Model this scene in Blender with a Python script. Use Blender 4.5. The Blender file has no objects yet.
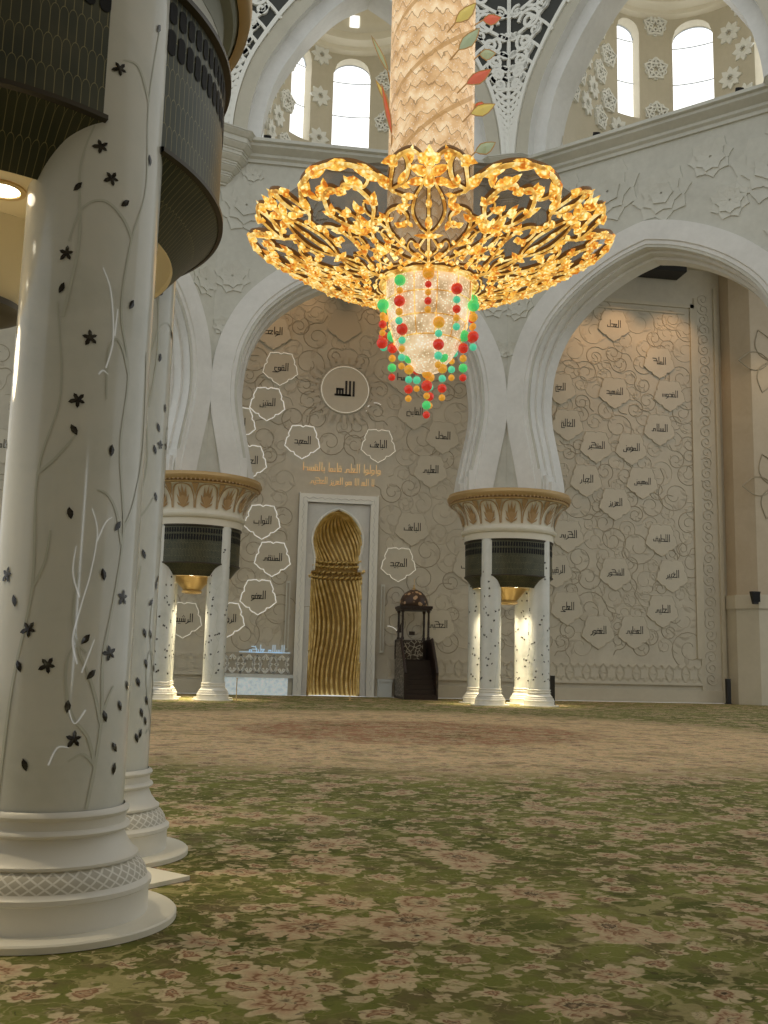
import bpy, math, random
from math import sin, cos, pi, radians, sqrt, atan2
from mathutils import Vector, Matrix

SC = bpy.context.scene
COL = SC.collection
random.seed(7)

# ------------------------------------------------------------------ helpers
def V(*a): return Vector(a)

class MB:
    """collects faces for ONE mesh object"""
    def __init__(s): s.v = []; s.f = []; s.mi = []; s.uv = {}
    def add(s, verts, faces, mi=0):
        o = len(s.v); s.v += [tuple(p) for p in verts]
        s.f += [tuple(i + o for i in f) for f in faces]; s.mi += [mi] * len(faces)
    def quad(s, a, b, c, d, mi=0): s.add([a, b, c, d], [(0, 1, 2, 3)], mi)
    def box(s, x0, x1, y0, y1, z0, z1, mi=0, M=None):
        p = [V(x, y, z) for z in (z0, z1) for y in (y0, y1) for x in (x0, x1)]
        if M is not None: p = [M @ q for q in p]
        s.add(p, [(0, 2, 3, 1), (4, 5, 7, 6), (0, 1, 5, 4), (2, 6, 7, 3), (0, 4, 6, 2), (1, 3, 7, 5)], mi)
    def tube(s, pts, rad, n=6, mi=0, closed=False, cap=True, flat=None):
        pts = [Vector(p) for p in pts]
        N = len(pts)
        if N < 2: return
        rs = rad if isinstance(rad, (list, tuple)) else [rad] * N
        T = []
        for i in range(N):
            a = pts[(i - 1) % N] if (closed or i > 0) else pts[0]
            b = pts[(i + 1) % N] if (closed or i < N - 1) else pts[-1]
            t = b - a
            T.append(t.normalized() if t.length > 1e-9 else V(0, 0, 1))
        up = V(0, 0, 1) if abs(T[0].z) < .9 else V(1, 0, 0)
        nrm = (up - T[0] * up.dot(T[0])).normalized()
        vs = []
        for i in range(N):
            nrm = nrm - T[i] * nrm.dot(T[i])
            if nrm.length < 1e-6: nrm = T[i].orthogonal()
            nrm.normalize(); bi = T[i].cross(nrm)
            for k in range(n):
                a = 2 * pi * k / n
                vs.append(pts[i] + (nrm * cos(a) + bi * sin(a)) * rs[i])
        fs = []
        for i in range(N if closed else N - 1):
            j = (i + 1) % N
            for k in range(n):
                l = (k + 1) % n
                fs.append((i * n + k, i * n + l, j * n + l, j * n + k))
        if cap and not closed:
            fs.append(tuple(range(n - 1, -1, -1))); fs.append(tuple((N - 1) * n + k for k in range(n)))
        s.add(vs, fs, mi)
    def lathe(s, prof, c=(0, 0, 0), n=48, a0=0., a1=2 * pi, mi=0, capb=False, capt=False):
        """prof: list of (r,z)"""
        full = abs(a1 - a0 - 2 * pi) < 1e-6
        m = n if full else n + 1
        o = len(s.v); vs = []
        for r, z in prof:
            for k in range(m):
                a = a0 + (a1 - a0) * k / n
                vs.append((c[0] + r * cos(a), c[1] + r * sin(a), c[2] + z))
        fs = []
        for i in range(len(prof) - 1):
            for k in range(n):
                l = (k + 1) % m
                fs.append((i * m + k, i * m + l, (i + 1) * m + l, (i + 1) * m + k))
        if capb: fs.append(tuple(range(m - 1, -1, -1)))
        if capt: fs.append(tuple((len(prof) - 1) * m + k for k in range(m)))
        s.add(vs, fs, mi)
    def poly_ext(s, pts, n, d0, d1, mi=0):
        """planar polygon (3D pts) extruded along n from d0 to d1"""
        N = len(pts); n = Vector(n)
        a = [Vector(p) + n * d0 for p in pts]; b = [Vector(p) + n * d1 for p in pts]
        s.add(a + b, [tuple(range(N, 2 * N))] + [(i, (i + 1) % N, N + (i + 1) % N, N + i) for i in range(N)], mi)
    def build(s, name, mats, parent=None, smooth=False, loc=None, uvf=None, weld=False):
        me = bpy.data.meshes.new(name)
        me.from_pydata(s.v, [], s.f)
        for m in (mats if isinstance(mats, (list, tuple)) else [mats]): me.materials.append(m)
        if any(s.mi): me.polygons.foreach_set('material_index', s.mi)
        if smooth:
            me.polygons.foreach_set('use_smooth', [True] * len(me.polygons))
        me.update()
        if smooth == 'auto':
            try: me.set_sharp_from_angle(angle=radians(38))
            except Exception: pass
        if uvf is not None:
            uvl = me.uv_layers.new(name='uv')
            for p in me.polygons:
                us = [uvf(me.vertices[vi].co) for vi in p.vertices]
                mx = max(u[0] for u in us)
                for li, u in zip(p.loop_indices, us):
                    uu = u[0]
                    if mx - uu > .5 * uvf.period: uu += uvf.period
                    uvl.data[li].uv = (uu, u[1])
        o = bpy.data.objects.new(name, me); COL.objects.link(o)
        if parent is not None: o.parent = parent
        if loc is not None: o.location = loc
        return o

def thing(name, label, cat, loc=(0, 0, 0), rz=0., group=None):
    o = bpy.data.objects.new(name, None); COL.objects.link(o)
    o.location = loc; o.rotation_euler = (0, 0, rz); o.empty_display_size = .2
    o['label'] = label; o['category'] = cat
    if group: o['group'] = group
    return o
def tag(o, label, cat, group=None):
    o['label'] = label; o['category'] = cat
    if group: o['group'] = group
    return o
def struct(o): o['kind'] = 'structure'; return o
def copy_tree(o, parent=None):
    c = o.copy(); COL.objects.link(c)
    if parent is not None: c.parent = parent
    for ch in list(o.children): copy_tree(ch, c)
    return c

def crom(pts, k=8, closed=False):
    """Catmull-Rom through points of any dimension"""
    P = [tuple(p) for p in pts]; n = len(P); out = []
    for i in range(n if closed else n - 1):
        if closed: q = [P[(i + j - 1) % n] for j in range(4)]
        else: q = [P[max(i - 1, 0)], P[i], P[i + 1], P[min(i + 2, n - 1)]]
        for t in range(k):
            t = t / k
            out.append(tuple(.5 * (2 * b + (c - a) * t + (2 * a - 5 * b + 4 * c - d) * t * t + (3 * b - a - 3 * c + d) * t ** 3) for a, b, c, d in zip(*q)))
    if not closed: out.append(P[-1])
    return out

# ------------------------------------------------------------------ materials
def mat(name, base=(.8, .8, .8), rough=.5, metal=0., emit=None, es=0., spec=None, alpha=None, trans=None):
    m = bpy.data.materials.new(name); m.use_nodes = True
    b = m.node_tree.nodes['Principled BSDF']
    b.inputs['Base Color'].default_value = (*base, 1); b.inputs['Roughness'].default_value = rough
    b.inputs['Metallic'].default_value = metal
    if emit: b.inputs['Emission Color'].default_value = (*emit, 1); b.inputs['Emission Strength'].default_value = es
    if spec is not None: b.inputs['Specular IOR Level'].default_value = spec
    if trans is not None: b.inputs['Transmission Weight'].default_value = trans
    return m
class NT:
    def __init__(s, m): s.t = m.node_tree; s.b = s.t.nodes['Principled BSDF']
    def n(s, typ, **kw):
        nd = s.t.nodes.new('ShaderNode' + typ)
        for k, v in kw.items(): setattr(nd, k, v)
        return nd
    def l(s, a, b): s.t.links.new(a, b)
    def set(s, inp, val):
        if hasattr(val, 'is_linked') or isinstance(val, bpy.types.NodeSocket): s.l(val, inp)
        else: inp.default_value = val
    def m(s, op, a, b=None, c=None, clamp=False):
        nd = s.n('Math', operation=op); nd.use_clamp = clamp
        s.set(nd.inputs[0], a)
        if b is not None: s.set(nd.inputs[1], b)
        if c is not None: s.set(nd.inputs[2], c)
        return nd.outputs[0]
    def vm(s, op, a, b=None):
        nd = s.n('VectorMath', operation=op); s.set(nd.inputs[0], a)
        if b is not None: s.set(nd.inputs[1], b)
        return nd.outputs['Value'] if op in ('LENGTH', 'DOT_PRODUCT', 'DISTANCE') else nd.outputs[0]
    def scale(s, a, k):
        nd = s.n('VectorMath', operation='SCALE'); s.set(nd.inputs[0], a); nd.inputs['Scale'].default_value = k
        return nd.outputs[0]
    def mix(s, f, a, b, blend='MIX'):
        nd = s.n('Mix', data_type='RGBA', blend_type=blend)
        s.set(nd.inputs[0], f)
        s.set(nd.inputs[6], (*a, 1) if isinstance(a, tuple) and len(a) == 3 else a)
        s.set(nd.inputs[7], (*b, 1) if isinstance(b, tuple) and len(b) == 3 else b)
        return nd.outputs[2]
    def ramp(s, f, stops, interp='LINEAR'):
        nd = s.n('ValToRGB'); cr = nd.color_ramp; cr.interpolation = interp
        while len(cr.elements) < len(stops): cr.elements.new(.5)
        for e, (p, c) in zip(cr.elements, stops): e.position = p; e.color = (*c, 1) if len(c) == 3 else c
        s.l(f, nd.inputs[0]); return nd.outputs[0]
    def noise(s, vec=None, scale=5., detail=3., rough=.5, dist=0.):
        nd = s.n('TexNoise'); nd.inputs['Scale'].default_value = scale; nd.inputs['Detail'].default_value = detail
        nd.inputs['Roughness'].default_value = rough; nd.inputs['Distortion'].default_value = dist
        if vec is not None: s.l(vec, nd.inputs['Vector'])
        return nd.outputs
    def smooth(s, x, a, b):
        nd = s.n('MapRange', interpolation_type='SMOOTHSTEP'); s.set(nd.inputs[0], x)
        nd.inputs[1].default_value = a; nd.inputs[2].default_value = b
        return nd.outputs[0]
    def obj(s): return s.n('TexCoord').outputs['Object']
    def geo(s): return s.n('NewGeometry').outputs['Position']
    def uv(s): return s.n('TexCoord').outputs['UV']
    def base(s, v): s.l(v, s.b.inputs['Base Color'])
    def bump(s, h, strength=.3, dist=.05):
        nd = s.n('Bump'); nd.inputs['Strength'].default_value = strength; nd.inputs['Distance'].default_value = dist
        s.l(h, nd.inputs['Height']); s.l(nd.outputs[0], s.b.inputs['Normal'])

def stone(name, c0, c1, rough=.45, scale=.5, spec=.4, bump=.0):
    m = mat(name, c0, rough, spec=spec); t = NT(m); p = t.geo()
    n = t.noise(p, scale, 6, .6, .6)
    n2 = t.noise(p, scale * 9, 4, .6)
    f = t.m('MULTIPLY_ADD', n2[0], .35, t.m('MULTIPLY', n[0], .8))
    t.base(t.ramp(f, [(.35, c0), (.75, c1)]))
    if bump: t.bump(n2[0], bump, .03)
    return m

M = {}
M['arch'] = stone('white arch marble', (.66, .66, .63), (.80, .80, .77), .5)
M['wallup'] = stone('pale grey carved wall', (.50, .50, .44), (.64, .64, .57), .55)
M['beige'] = stone('beige plaster', (.50, .48, .39), (.58, .55, .45), .6)
M['drum'] = stone('beige dome plaster', (.58, .53, .40), (.66, .60, .47), .7)
M['dome'] = stone('cream dome plaster', (.80, .74, .58), (.86, .80, .66), .7)
M['flower'] = mat('white plaster', (.86, .86, .80), .6)
M['relief'] = stone('carved relief stone', (.54, .54, .475), (.66, .66, .59), .6)
M['qibla'] = stone('warm qibla marble', (.52, .475, .38), (.64, .595, .485), .4, .35)
M['qscroll'] = mat('carved scroll marble', (.54, .49, .39), .45)
M['qscroll2'] = mat('scroll marble in painted shadow', (.38, .33, .24), .5)  # darker copy of the scroll marble, relief shadow put into its colour
M['qflower'] = stone('medallion marble', (.58, .535, .43), (.64, .595, .485), .45)
M['frame'] = stone('panel frame marble', (.55, .50, .385), (.63, .575, .45), .4)
M['pier'] = stone('pink beige pier marble', (.47, .38, .26), (.55, .46, .33), .4)
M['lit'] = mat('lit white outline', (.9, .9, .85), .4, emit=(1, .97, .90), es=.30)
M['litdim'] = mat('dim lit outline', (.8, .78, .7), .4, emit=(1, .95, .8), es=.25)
M['ink'] = mat('black lettering', (.02, .018, .015), .45)
M['gold'] = mat('gold lettering', (.85, .62, .30), .3, .5, emit=(1, .72, .36), es=.14)
M['capw'] = stone('capital cream marble', (.74, .70, .58), (.82, .78, .66), .4)
M['capleaf'] = stone('gilded brown leaf', (.42, .27, .13), (.52, .35, .18), .4)
M['caprim'] = mat('gilded rim', (.50, .34, .15), .4, .35)
M['capnear'] = stone('painted shade grey green plaster', (.26, .27, .22), (.32, .33, .27), .6)  # darker copy for the near architrave, its shade put into the colour
M['iron'] = mat('dark bronze', (.06, .05, .035), .4, .6)
M['slot'] = mat('black slot', (.006, .006, .006), .8)
M['void'] = mat('grey sheet for lattice shade', (.055, .058, .052), .8)  # sheet colour stands in for shade in the lattice openings
M['soffit'] = mat('cream soffit', (.72, .60, .38), .5)
M['lamp'] = mat('downlight glow', (1, 1, 1), .4, emit=(1, .88, .66), es=6.)
M['brass'] = mat('brass bowl', (.60, .42, .18), .35, .5)
M['postm'] = mat('dark post metal', (.025, .024, .022), .4, .5)
M['window'] = mat('bright daylight glass', (1, 1, 1), .2, emit=(.93, .97, 1.), es=1.25)
M['mullion'] = mat('window bar', (.55, .58, .62), .5)
M['wood'] = mat('dark carved wood', (.024, .012, .008), .45)
M['walkw'] = mat('white low cabinet', (.70, .74, .74), .3)
M['black'] = mat('shadow black', (.012, .012, .012), .6)  # black stands in for the shade inside recesses
M['cord'] = mat('fine gold cord', (.6, .4, .12), .3, .7)

# near and far column marble
m = M['column'] = mat('polished white column marble', (.8, .8, .76), .12, spec=.5); t = NT(m); p = t.geo()
n1 = t.noise(p, .9, 5, .6, 1.0); n2 = t.noise(p, 6, 4, .6)
t.base(t.ramp(t.m('MULTIPLY_ADD', n2[0], .3, t.m('MULTIPLY', n1[0], .75)), [(.3, (.62, .64, .59)), (.55, (.74, .75, .70)), (.8, (.80, .79, .73))]))
m = M['basem'] = stone('carved base marble', (.72, .70, .63), (.80, .78, .71), .4)
# carved honeycomb band on the base
m = M['band'] = mat('carved lattice band', (.6, .58, .5), .5); t = NT(m); u = t.n('SeparateXYZ'); t.l(t.uv(), u.inputs[0])
wx = t.m('PINGPONG', u.outputs[0], .5); wy = t.m('PINGPONG', u.outputs[1], .5)
d = t.m('ABSOLUTE', t.m('SUBTRACT', t.m('ADD', wx, wy), .5))
t.base(t.mix(t.smooth(d, .06, .16), (.78, .76, .69), (.50, .47, .39)))
# inlay
m = M['inlay'] = mat('dark stone inlay', (.035, .03, .025), .15); t = NT(m)
t.base(t.ramp(t.noise(t.geo(), 22, 3)[0], [(.4, (.012, .010, .009)), (.62, (.05, .045, .035)), (.8, (.22, .24, .21))]))
M['vine'] = mat('grey green stone inlay', (.63, .65, .58), .14)
m = M['pearl'] = mat('mother of pearl inlay', (.8, .82, .8), .15, emit=(1, 1, 1), es=0.12)
# grille: long scale pattern in fine brass lines
m = M['grille'] = mat('dark green bronze grille', (.05, .05, .035), .42, .35); t = NT(m); u = t.n('SeparateXYZ'); t.l(t.uv(), u.inputs[0])
row = t.m('FLOOR', u.outputs[1]); off = t.m('MULTIPLY', t.m('MODULO', row, 2.), .5)
fx = t.m('SUBTRACT', t.m('FRACT', t.m('ADD', u.outputs[0], off)), .5); fy = t.m('FRACT', u.outputs[1])
ax = t.m('ABSOLUTE', fx)
side = t.m('MULTIPLY', t.m('GREATER_THAN', ax, .455), t.m('LESS_THAN', fy, .72))
yy = t.m('DIVIDE', t.m('MAXIMUM', t.m('SUBTRACT', fy, .70), 0.), .30)
el = t.m('ADD', t.m('POWER', t.m('MULTIPLY', fx, 2.), 2.), t.m('POWER', yy, 2.))
arc = t.m('MULTIPLY', t.m('LESS_THAN', t.m('ABSOLUTE', t.m('SUBTRACT', el, .92)), .09), t.m('GREATER_THAN', fy, .70))
line = t.m('MAXIMUM', side, arc)
bn = t.noise(t.geo(), 3., 3)
t.base(t.mix(line, t.ramp(bn[0], [(.35, (.042, .048, .030)), (.7, (.072, .072, .042))]), (.24, .21, .10)))
# crystal column: glowing honey scales with dark zigzag lines
m = M['crystal'] = mat('honey crystal scales', (.75, .6, .42), .25); t = NT(m); u = t.n('SeparateXYZ'); t.l(t.uv(), u.inputs[0])
zz = t.m('MULTIPLY', t.m('PINGPONG', u.outputs[0], .5), .9)
sp = t.m('MULTIPLY_ADD', u.outputs[0], .21, u.outputs[1])
rowv = t.m('ADD', t.m('MULTIPLY', u.outputs[1], 1.), zz)
jit = t.noise(t.uv(), 1.3, 2)
rf = t.m('FRACT', t.m('MULTIPLY_ADD', jit[0], .9, rowv))
ln = t.m('LESS_THAN', rf, .085)
ln2 = t.m('MULTIPLY', t.m('LESS_THAN', t.m('FRACT', t.m('MULTIPLY', t.m('SUBTRACT', u.outputs[1], t.m('MULTIPLY', u.outputs[0], .62)), .215)), .075), 1.)
vo = t.n('TexVoronoi'); vo.inputs['Scale'].default_value = 5.5; t.l(t.uv(), vo.inputs['Vector'])
spark = t.smooth(vo.outputs['Distance'], .34, .12)
nz = t.noise(t.uv(), .8, 4)
c = t.ramp(t.m('MULTIPLY_ADD', t.m('SUBTRACT', 1., rf), .16, t.m('MULTIPLY', nz[0], .92)), [(.30, (.46, .25, .09)), (.52, (.72, .45, .21)), (.74, (.92, .70, .42))])
c = t.mix(t.m('MULTIPLY', spark, .42), c, (1., .93, .80))
c = t.mix(t.m('MULTIPLY', ln, .75), c, (.22, .11, .03))
c = t.mix(t.m('MULTIPLY', ln2, .75), c, (.42, .22, .06))
t.base(t.mix(.6, c, (0.1, .07, .04)))
t.l(c, t.b.inputs['Emission Color']); t.b.inputs['Emission Strength'].default_value = .78
m = M['basket'] = mat('sparkling crystal basket', (.7, .62, .5), .2); t = NT(m)
vo = t.n('TexVoronoi'); vo.inputs['Scale'].default_value = 14.; t.l(t.geo(), vo.inputs['Vector'])
nz = t.noise(t.geo(), 2.2, 3)
c = t.ramp(t.m('MULTIPLY_ADD', t.smooth(vo.outputs['Distance'], .45, .05), .40, t.m('MULTIPLY', nz[0], .8)), [(.22, (.42, .28, .13)), (.46, (.80, .60, .36)), (.72, (1, .92, .72))])
t.base(t.mix(.6, c, (.1, .08, .05))); t.l(c, t.b.inputs['Emission Color']); t.b.inputs['Emission Strength'].default_value = .85
# chandelier gold, glow and highlights put into the colour by noise
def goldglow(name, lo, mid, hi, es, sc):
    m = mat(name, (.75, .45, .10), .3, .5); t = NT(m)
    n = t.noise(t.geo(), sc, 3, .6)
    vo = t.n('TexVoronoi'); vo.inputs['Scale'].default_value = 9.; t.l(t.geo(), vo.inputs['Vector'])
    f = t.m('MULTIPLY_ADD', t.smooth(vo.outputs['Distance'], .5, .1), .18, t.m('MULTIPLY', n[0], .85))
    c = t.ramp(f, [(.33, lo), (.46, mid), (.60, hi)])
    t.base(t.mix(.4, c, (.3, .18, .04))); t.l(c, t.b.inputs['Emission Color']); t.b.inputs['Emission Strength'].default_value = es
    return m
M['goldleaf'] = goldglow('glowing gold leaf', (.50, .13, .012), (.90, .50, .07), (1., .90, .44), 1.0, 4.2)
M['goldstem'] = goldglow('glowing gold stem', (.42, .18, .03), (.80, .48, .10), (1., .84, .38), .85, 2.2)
M['goldback'] = mat('dark bronze backing', (.16, .075, .02), .4, .6, emit=(.30, .13, .03), es=.16)
M['smoked'] = mat('translucent brown layer', (.13, .08, .035), .35); M['smoked'].node_tree.nodes['Principled BSDF'].inputs['Alpha'].default_value = .58
M['stemb'] = mat('bronze leaf stem', (.30, .16, .05), .4, .3, emit=(.55, .30, .10), es=.3)
def bead(name, c, e): 
    m = mat(name, c, .08, spec=.8, emit=c, es=e); return m
M['red'] = bead('red glass', (.72, .035, .02), .36)
M['green'] = bead('green glass', (.08, .80, .22), .36)
M['teal'] = bead('turquoise glass', (.10, .80, .48), .36)
M['amber'] = bead('amber glass', (.90, .42, .04), .36)
M['leafred'] = bead('red glass leaf', (.62, .10, .03), .30)
M['leafyel'] = bead('yellow glass leaf', (.66, .50, .10), .30)
M['leafgrn'] = bead('pale green glass leaf', (.40, .46, .26), .20)
# mihrab gold
m = M['mgold'] = mat('gold mosaic', (.60, .43, .14), .28, .45); t = NT(m)
t.base(t.ramp(t.noise(t.geo(), 3, 4)[0], [(.3, (.60, .41, .13)), (.55, (.86, .65, .26)), (.75, (1., .84, .45))]))
m = M['mgolddk'] = mat('dark gold groove', (.40, .26, .08), .4, .3)
# pulpit side inlay
m = M['woodinlay'] = mat('pearl inlaid wood', (.2, .18, .14), .4); t = NT(m)
vo = t.n('TexVoronoi', feature='DISTANCE_TO_EDGE'); vo.inputs['Scale'].default_value = 5.; t.l(t.geo(), vo.inputs['Vector'])
vo2 = t.noise(t.geo(), 9, 3)
t.base(t.mix(t.m('MULTIPLY', t.smooth(vo.outputs['Distance'], .10, .03), t.m('GREATER_THAN', vo2[0], .42)), (.035, .02, .012), (.42, .38, .30)))
m = M['domewood'] = mat('gilt carved dome wood', (.2, .12, .06), .4); t = NT(m)
vo = t.n('TexVoronoi'); vo.inputs['Scale'].default_value = 4.2; t.l(t.geo(), vo.inputs['Vector'])
t.base(t.mix(t.smooth(vo.outputs['Distance'], .42, .30), (.06, .03, .015), (.55, .36, .20)))
# lattice screen glow
M['screen'] = mat('white lattice stone', (.60, .57, .48), .5)
M['screenback'] = mat('grey screen back', (.40, .37, .30), .6)
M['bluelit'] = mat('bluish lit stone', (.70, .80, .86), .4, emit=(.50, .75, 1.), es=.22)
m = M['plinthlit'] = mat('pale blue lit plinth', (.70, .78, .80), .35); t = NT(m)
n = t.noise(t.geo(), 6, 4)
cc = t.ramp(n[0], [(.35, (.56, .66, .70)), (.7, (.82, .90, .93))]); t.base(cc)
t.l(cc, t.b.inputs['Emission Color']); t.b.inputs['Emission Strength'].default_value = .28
M['blueink'] = mat('blue lettering', (.10, .25, .50), .4)

# carpet
def carpet_mat():
    m = mat('floral carpet', (.2, .2, .1), .95, spec=.1); t = NT(m)
    pos = t.geo()
    warp = t.noise(pos, 1.1, 2)
    wv = t.scale(t.vm('SUBTRACT', warp[1], (.5, .5, .5)), .25)
    P = t.vm('ADD', pos, wv)
    rad = t.vm('LENGTH', t.vm('MULTIPLY', t.vm('ADD', pos, (.6, 1.2, 0)), (1, 1.05, 0)))
    nlow = t.noise(pos, .45, 3); nmid = t.noise(pos, 2.2, 4, .65); nfine = t.noise(pos, 40, 3, .7)
    radn = t.m('MULTIPLY_ADD', t.m('SUBTRACT', nmid[0], .5), 3.2, rad)
    far = t.smooth(radn, 11.6, 8.2)            # 1 in the middle field
    green = t.ramp(nlow[0], [(.30, (.105, .110, .026)), (.5, (.160, .170, .040)), (.72, (.225, .230, .060))])
    green = t.mix(t.smooth(t.noise(pos, 3.2, 3)[0], .45, .7), green, (.145, .115, .050))
    sand = t.ramp(nmid[0], [(.3, (.56, .36, .20)), (.5, (.70, .49, .29)), (.7, (.58, .42, .22))])
    ground = t.mix(far, green, sand)
    # central medallion
    med = t.m('MULTIPLY', t.smooth(t.m('MULTIPLY_ADD', t.m('SUBTRACT', nmid[0], .5), 2.4, rad), 4.7, 3.9), t.smooth(t.noise(pos, 1.7, 4)[0], .25, .50))
    ground = t.mix(t.m('MULTIPLY', med, .85), ground, (.30, .125, .075))
    col = ground
    w2 = t.noise(pos, 7., 2); w3 = t.noise(pos, 19., 2)
    rag = t.vm('ADD', t.scale(t.vm('SUBTRACT', w2[1], (.5, .5, .5)), .16), t.scale(t.vm('SUBTRACT', w3[1], (.5, .5, .5)), .06))
    P = t.vm('ADD', P, rag)
    flat = t.vm('MULTIPLY', P, (1, 1, 0))
    beige = (.54, .43, .26); pink = (.48, .33, .20); dark = (.05, .035, .02); pale = (.52, .42, .25); rust = (.22, .10, .05); olive = (.24, .22, .085)
    def vines(scale, w, c, amt, seed):
        nonlocal col
        n = t.noise(t.vm('ADD', flat, (seed, seed * .7, 0)), scale, 1.2, .5)
        d = t.m('ABSOLUTE', t.m('SUBTRACT', n[0], .5))
        col = t.mix(t.m('MULTIPLY', t.smooth(d, w, w * .45), amt), col, c)
    def blots(scale, seed, lo, hi, c, amt):
        nonlocal col
        n = t.noise(t.vm('ADD', flat, (seed, seed, 0)), scale, 2.5, .6, .8)
        col = t.mix(t.m('MULTIPLY', t.smooth(n[0], lo, hi), amt), col, c)
    def flowers(scale, seed, petals, rmax, keep, cols, rnd=.75, soft=.06, amt=.95):
        nonlocal col
        vo = t.n('TexVoronoi', voronoi_dimensions='2D'); vo.inputs['Scale'].default_value = scale; vo.inputs['Randomness'].default_value = rnd
        q = t.vm('ADD', flat, (seed, seed * 1.7, 0)); t.l(q, vo.inputs['Vector'])
        d = t.vm('SUBTRACT', q, vo.outputs['Position'])
        s = t.n('SeparateXYZ'); t.l(d, s.inputs[0])
        rc = t.n('SeparateColor'); t.l(vo.outputs['Color'], rc.inputs[0])
        ang = t.m('ADD', t.m('ARCTAN2', s.outputs[1], s.outputs[0]), t.m('MULTIPLY', rc.outputs[0], 6.28))
        r = t.m('MULTIPLY', t.vm('LENGTH', d), scale)
        size = t.m('MULTIPLY', t.m('MULTIPLY_ADD', rc.outputs[1], .6, .55), rmax)
        pet = t.m('ABSOLUTE', t.m('SINE', t.m('MULTIPLY', ang, petals / 2)))
        pet2 = t.m('SINE', t.m('MULTIPLY_ADD', ang, 2., t.m('MULTIPLY', rc.outputs[2], 6.)))
        edge = t.m('MULTIPLY', size, t.m('MULTIPLY_ADD', pet2, .16, t.m('MULTIPLY_ADD', pet, .34, .56)))
        rr = t.m('DIVIDE', r, edge)
        mask = t.m('MULTIPLY', t.smooth(rr, 1., 1. - soft * 2), t.m('LESS_THAN', rc.outputs[2], keep))
        rings = t.ramp(t.m('ADD', rr, t.m('MULTIPLY', t.m('SUBTRACT', w3[0], .5), .35)), cols, 'LINEAR')
        # petal veins: darker between petals
        rings = t.mix(t.m('MULTIPLY', t.smooth(pet, .35, .05), .35), rings, rust)
        col = t.mix(t.m('MULTIPLY', mask, amt), col, rings)
    blots(.9, 31., .54, .66, (.05, .06, .014), .55)
    blots(5.5, 3., .58, .64, olive, .5); blots(8.5, 17., .60, .66, beige, .65)
    vines(1.5, .012, (.38, .33, .15), .75, 3.); vines(2.6, .011, (.34, .30, .13), .6, 11.); vines(4.5, .018, (.28, .24, .10), .5, 5.)
    flowers(5.0, 2., 4., .40, .50, [(0., rust), (.25, beige), (.8, pale), (1., olive)], 1., .12, .8)
    flowers(2.9, 7., 6., .40, .5, [(0., dark), (.16, pink), (.40, rust), (.55, beige), (.85, pale), (1., olive)], 1., .08)
    flowers(1.55, 15., 9., .42, .48, [(0., dark), (.16, pale), (.34, pink), (.44, rust), (.55, pink), (.82, beige), (1., pale)], .95, .07)
    flowers(1.0, 27.5, 13., .38, .55, [(0., pink), (.18, dark), (.26, beige), (.42, rust), (.52, pink), (.72, beige), (.88, pink), (1., beige)], .9, .06)
    blots(13., 41., .63, .68, dark, .55)
    # worn mottling
    col = t.mix(t.m('MULTIPLY', t.smooth(nmid[0], .52, .7), .16), col, (.25, .18, .09))
    sh = t.m('MULTIPLY_ADD', nfine[0], .5, .75)
    mu = t.n('Mix', data_type='RGBA', blend_type='MULTIPLY'); mu.inputs[0].default_value = 1.
    t.l(col, mu.inputs[6]); cb = t.n('CombineColor')
    for i in range(3): t.l(sh, cb.inputs[i])
    t.l(cb.outputs[0], mu.inputs[7])
    t.base(mu.outputs[2]); t.bump(nfine[0], .25, .01)
    return m
M['carpet'] = carpet_mat()
M['edge'] = stone('stone floor', (.40, .36, .28), (.48, .44, .35), .4)

# ------------------------------------------------------------------ octagonal hall
HS = 16.1 * math.tan(pi / 8); AP = 16.1; TH = .8
class Side:
    def __init__(s, ang):     # direction from hall centre to the side's middle
        s.mid = V(AP * cos(ang), AP * sin(ang), 0); s.n = V(-cos(ang), -sin(ang), 0)
        s.u = V(sin(ang), -cos(ang), 0)          # left to right seen from inside
    def P(s, u, z, n=0.): return s.mid + s.u * u + s.n * n + V(0, 0, z)
SA1 = Side(pi / 2); SA2 = Side(pi / 4); SA0 = Side(3 * pi / 4)
LOW = [(4.62, 8.86), (4.66, 9.4), (4.92, 10.7), (5.16, 11.9), (5.22, 13.0), (5.0, 14.5), (4.35, 15.9), (3.4, 16.9), (2.3, 17.65), (1.1, 18.2), (0, 18.5)]
UPP = [(4.75, 23.45), (4.62, 25.2), (4.2, 26.9), (3.5, 28.3), (2.6, 29.7), (1.4, 31.1), (0, 32.0)]
def full(prof, k=5):
    h = crom(prof, k)
    return h + [(-u, z) for u, z in reversed(h[:-1])]      # right foot -> apex -> left foot
def offset(c, d):
    out = []
    for i in range(len(c)):
        a = c[max(i - 1, 0)]; b = c[min(i + 1, len(c) - 1)]
        tx, tz = b[0] - a[0], b[1] - a[1]; L = math.hypot(tx, tz) or 1
        out.append((c[i][0] + tz / L * d, c[i][1] - tx / L * d))
    out[0] = (out[0][0], c[0][1]); out[-1] = (out[-1][0], c[-1][1])
    return out
low = full(LOW); upp = full(UPP)
def band(mb, S, c0, c1, n0, n1, mi=0):
    for i in range(len(c0) - 1):
        mb.quad(S.P(*c0[i], n0), S.P(*c1[i], n1), S.P(*c1[i + 1], n1), S.P(*c0[i + 1], n0), mi)
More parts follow.
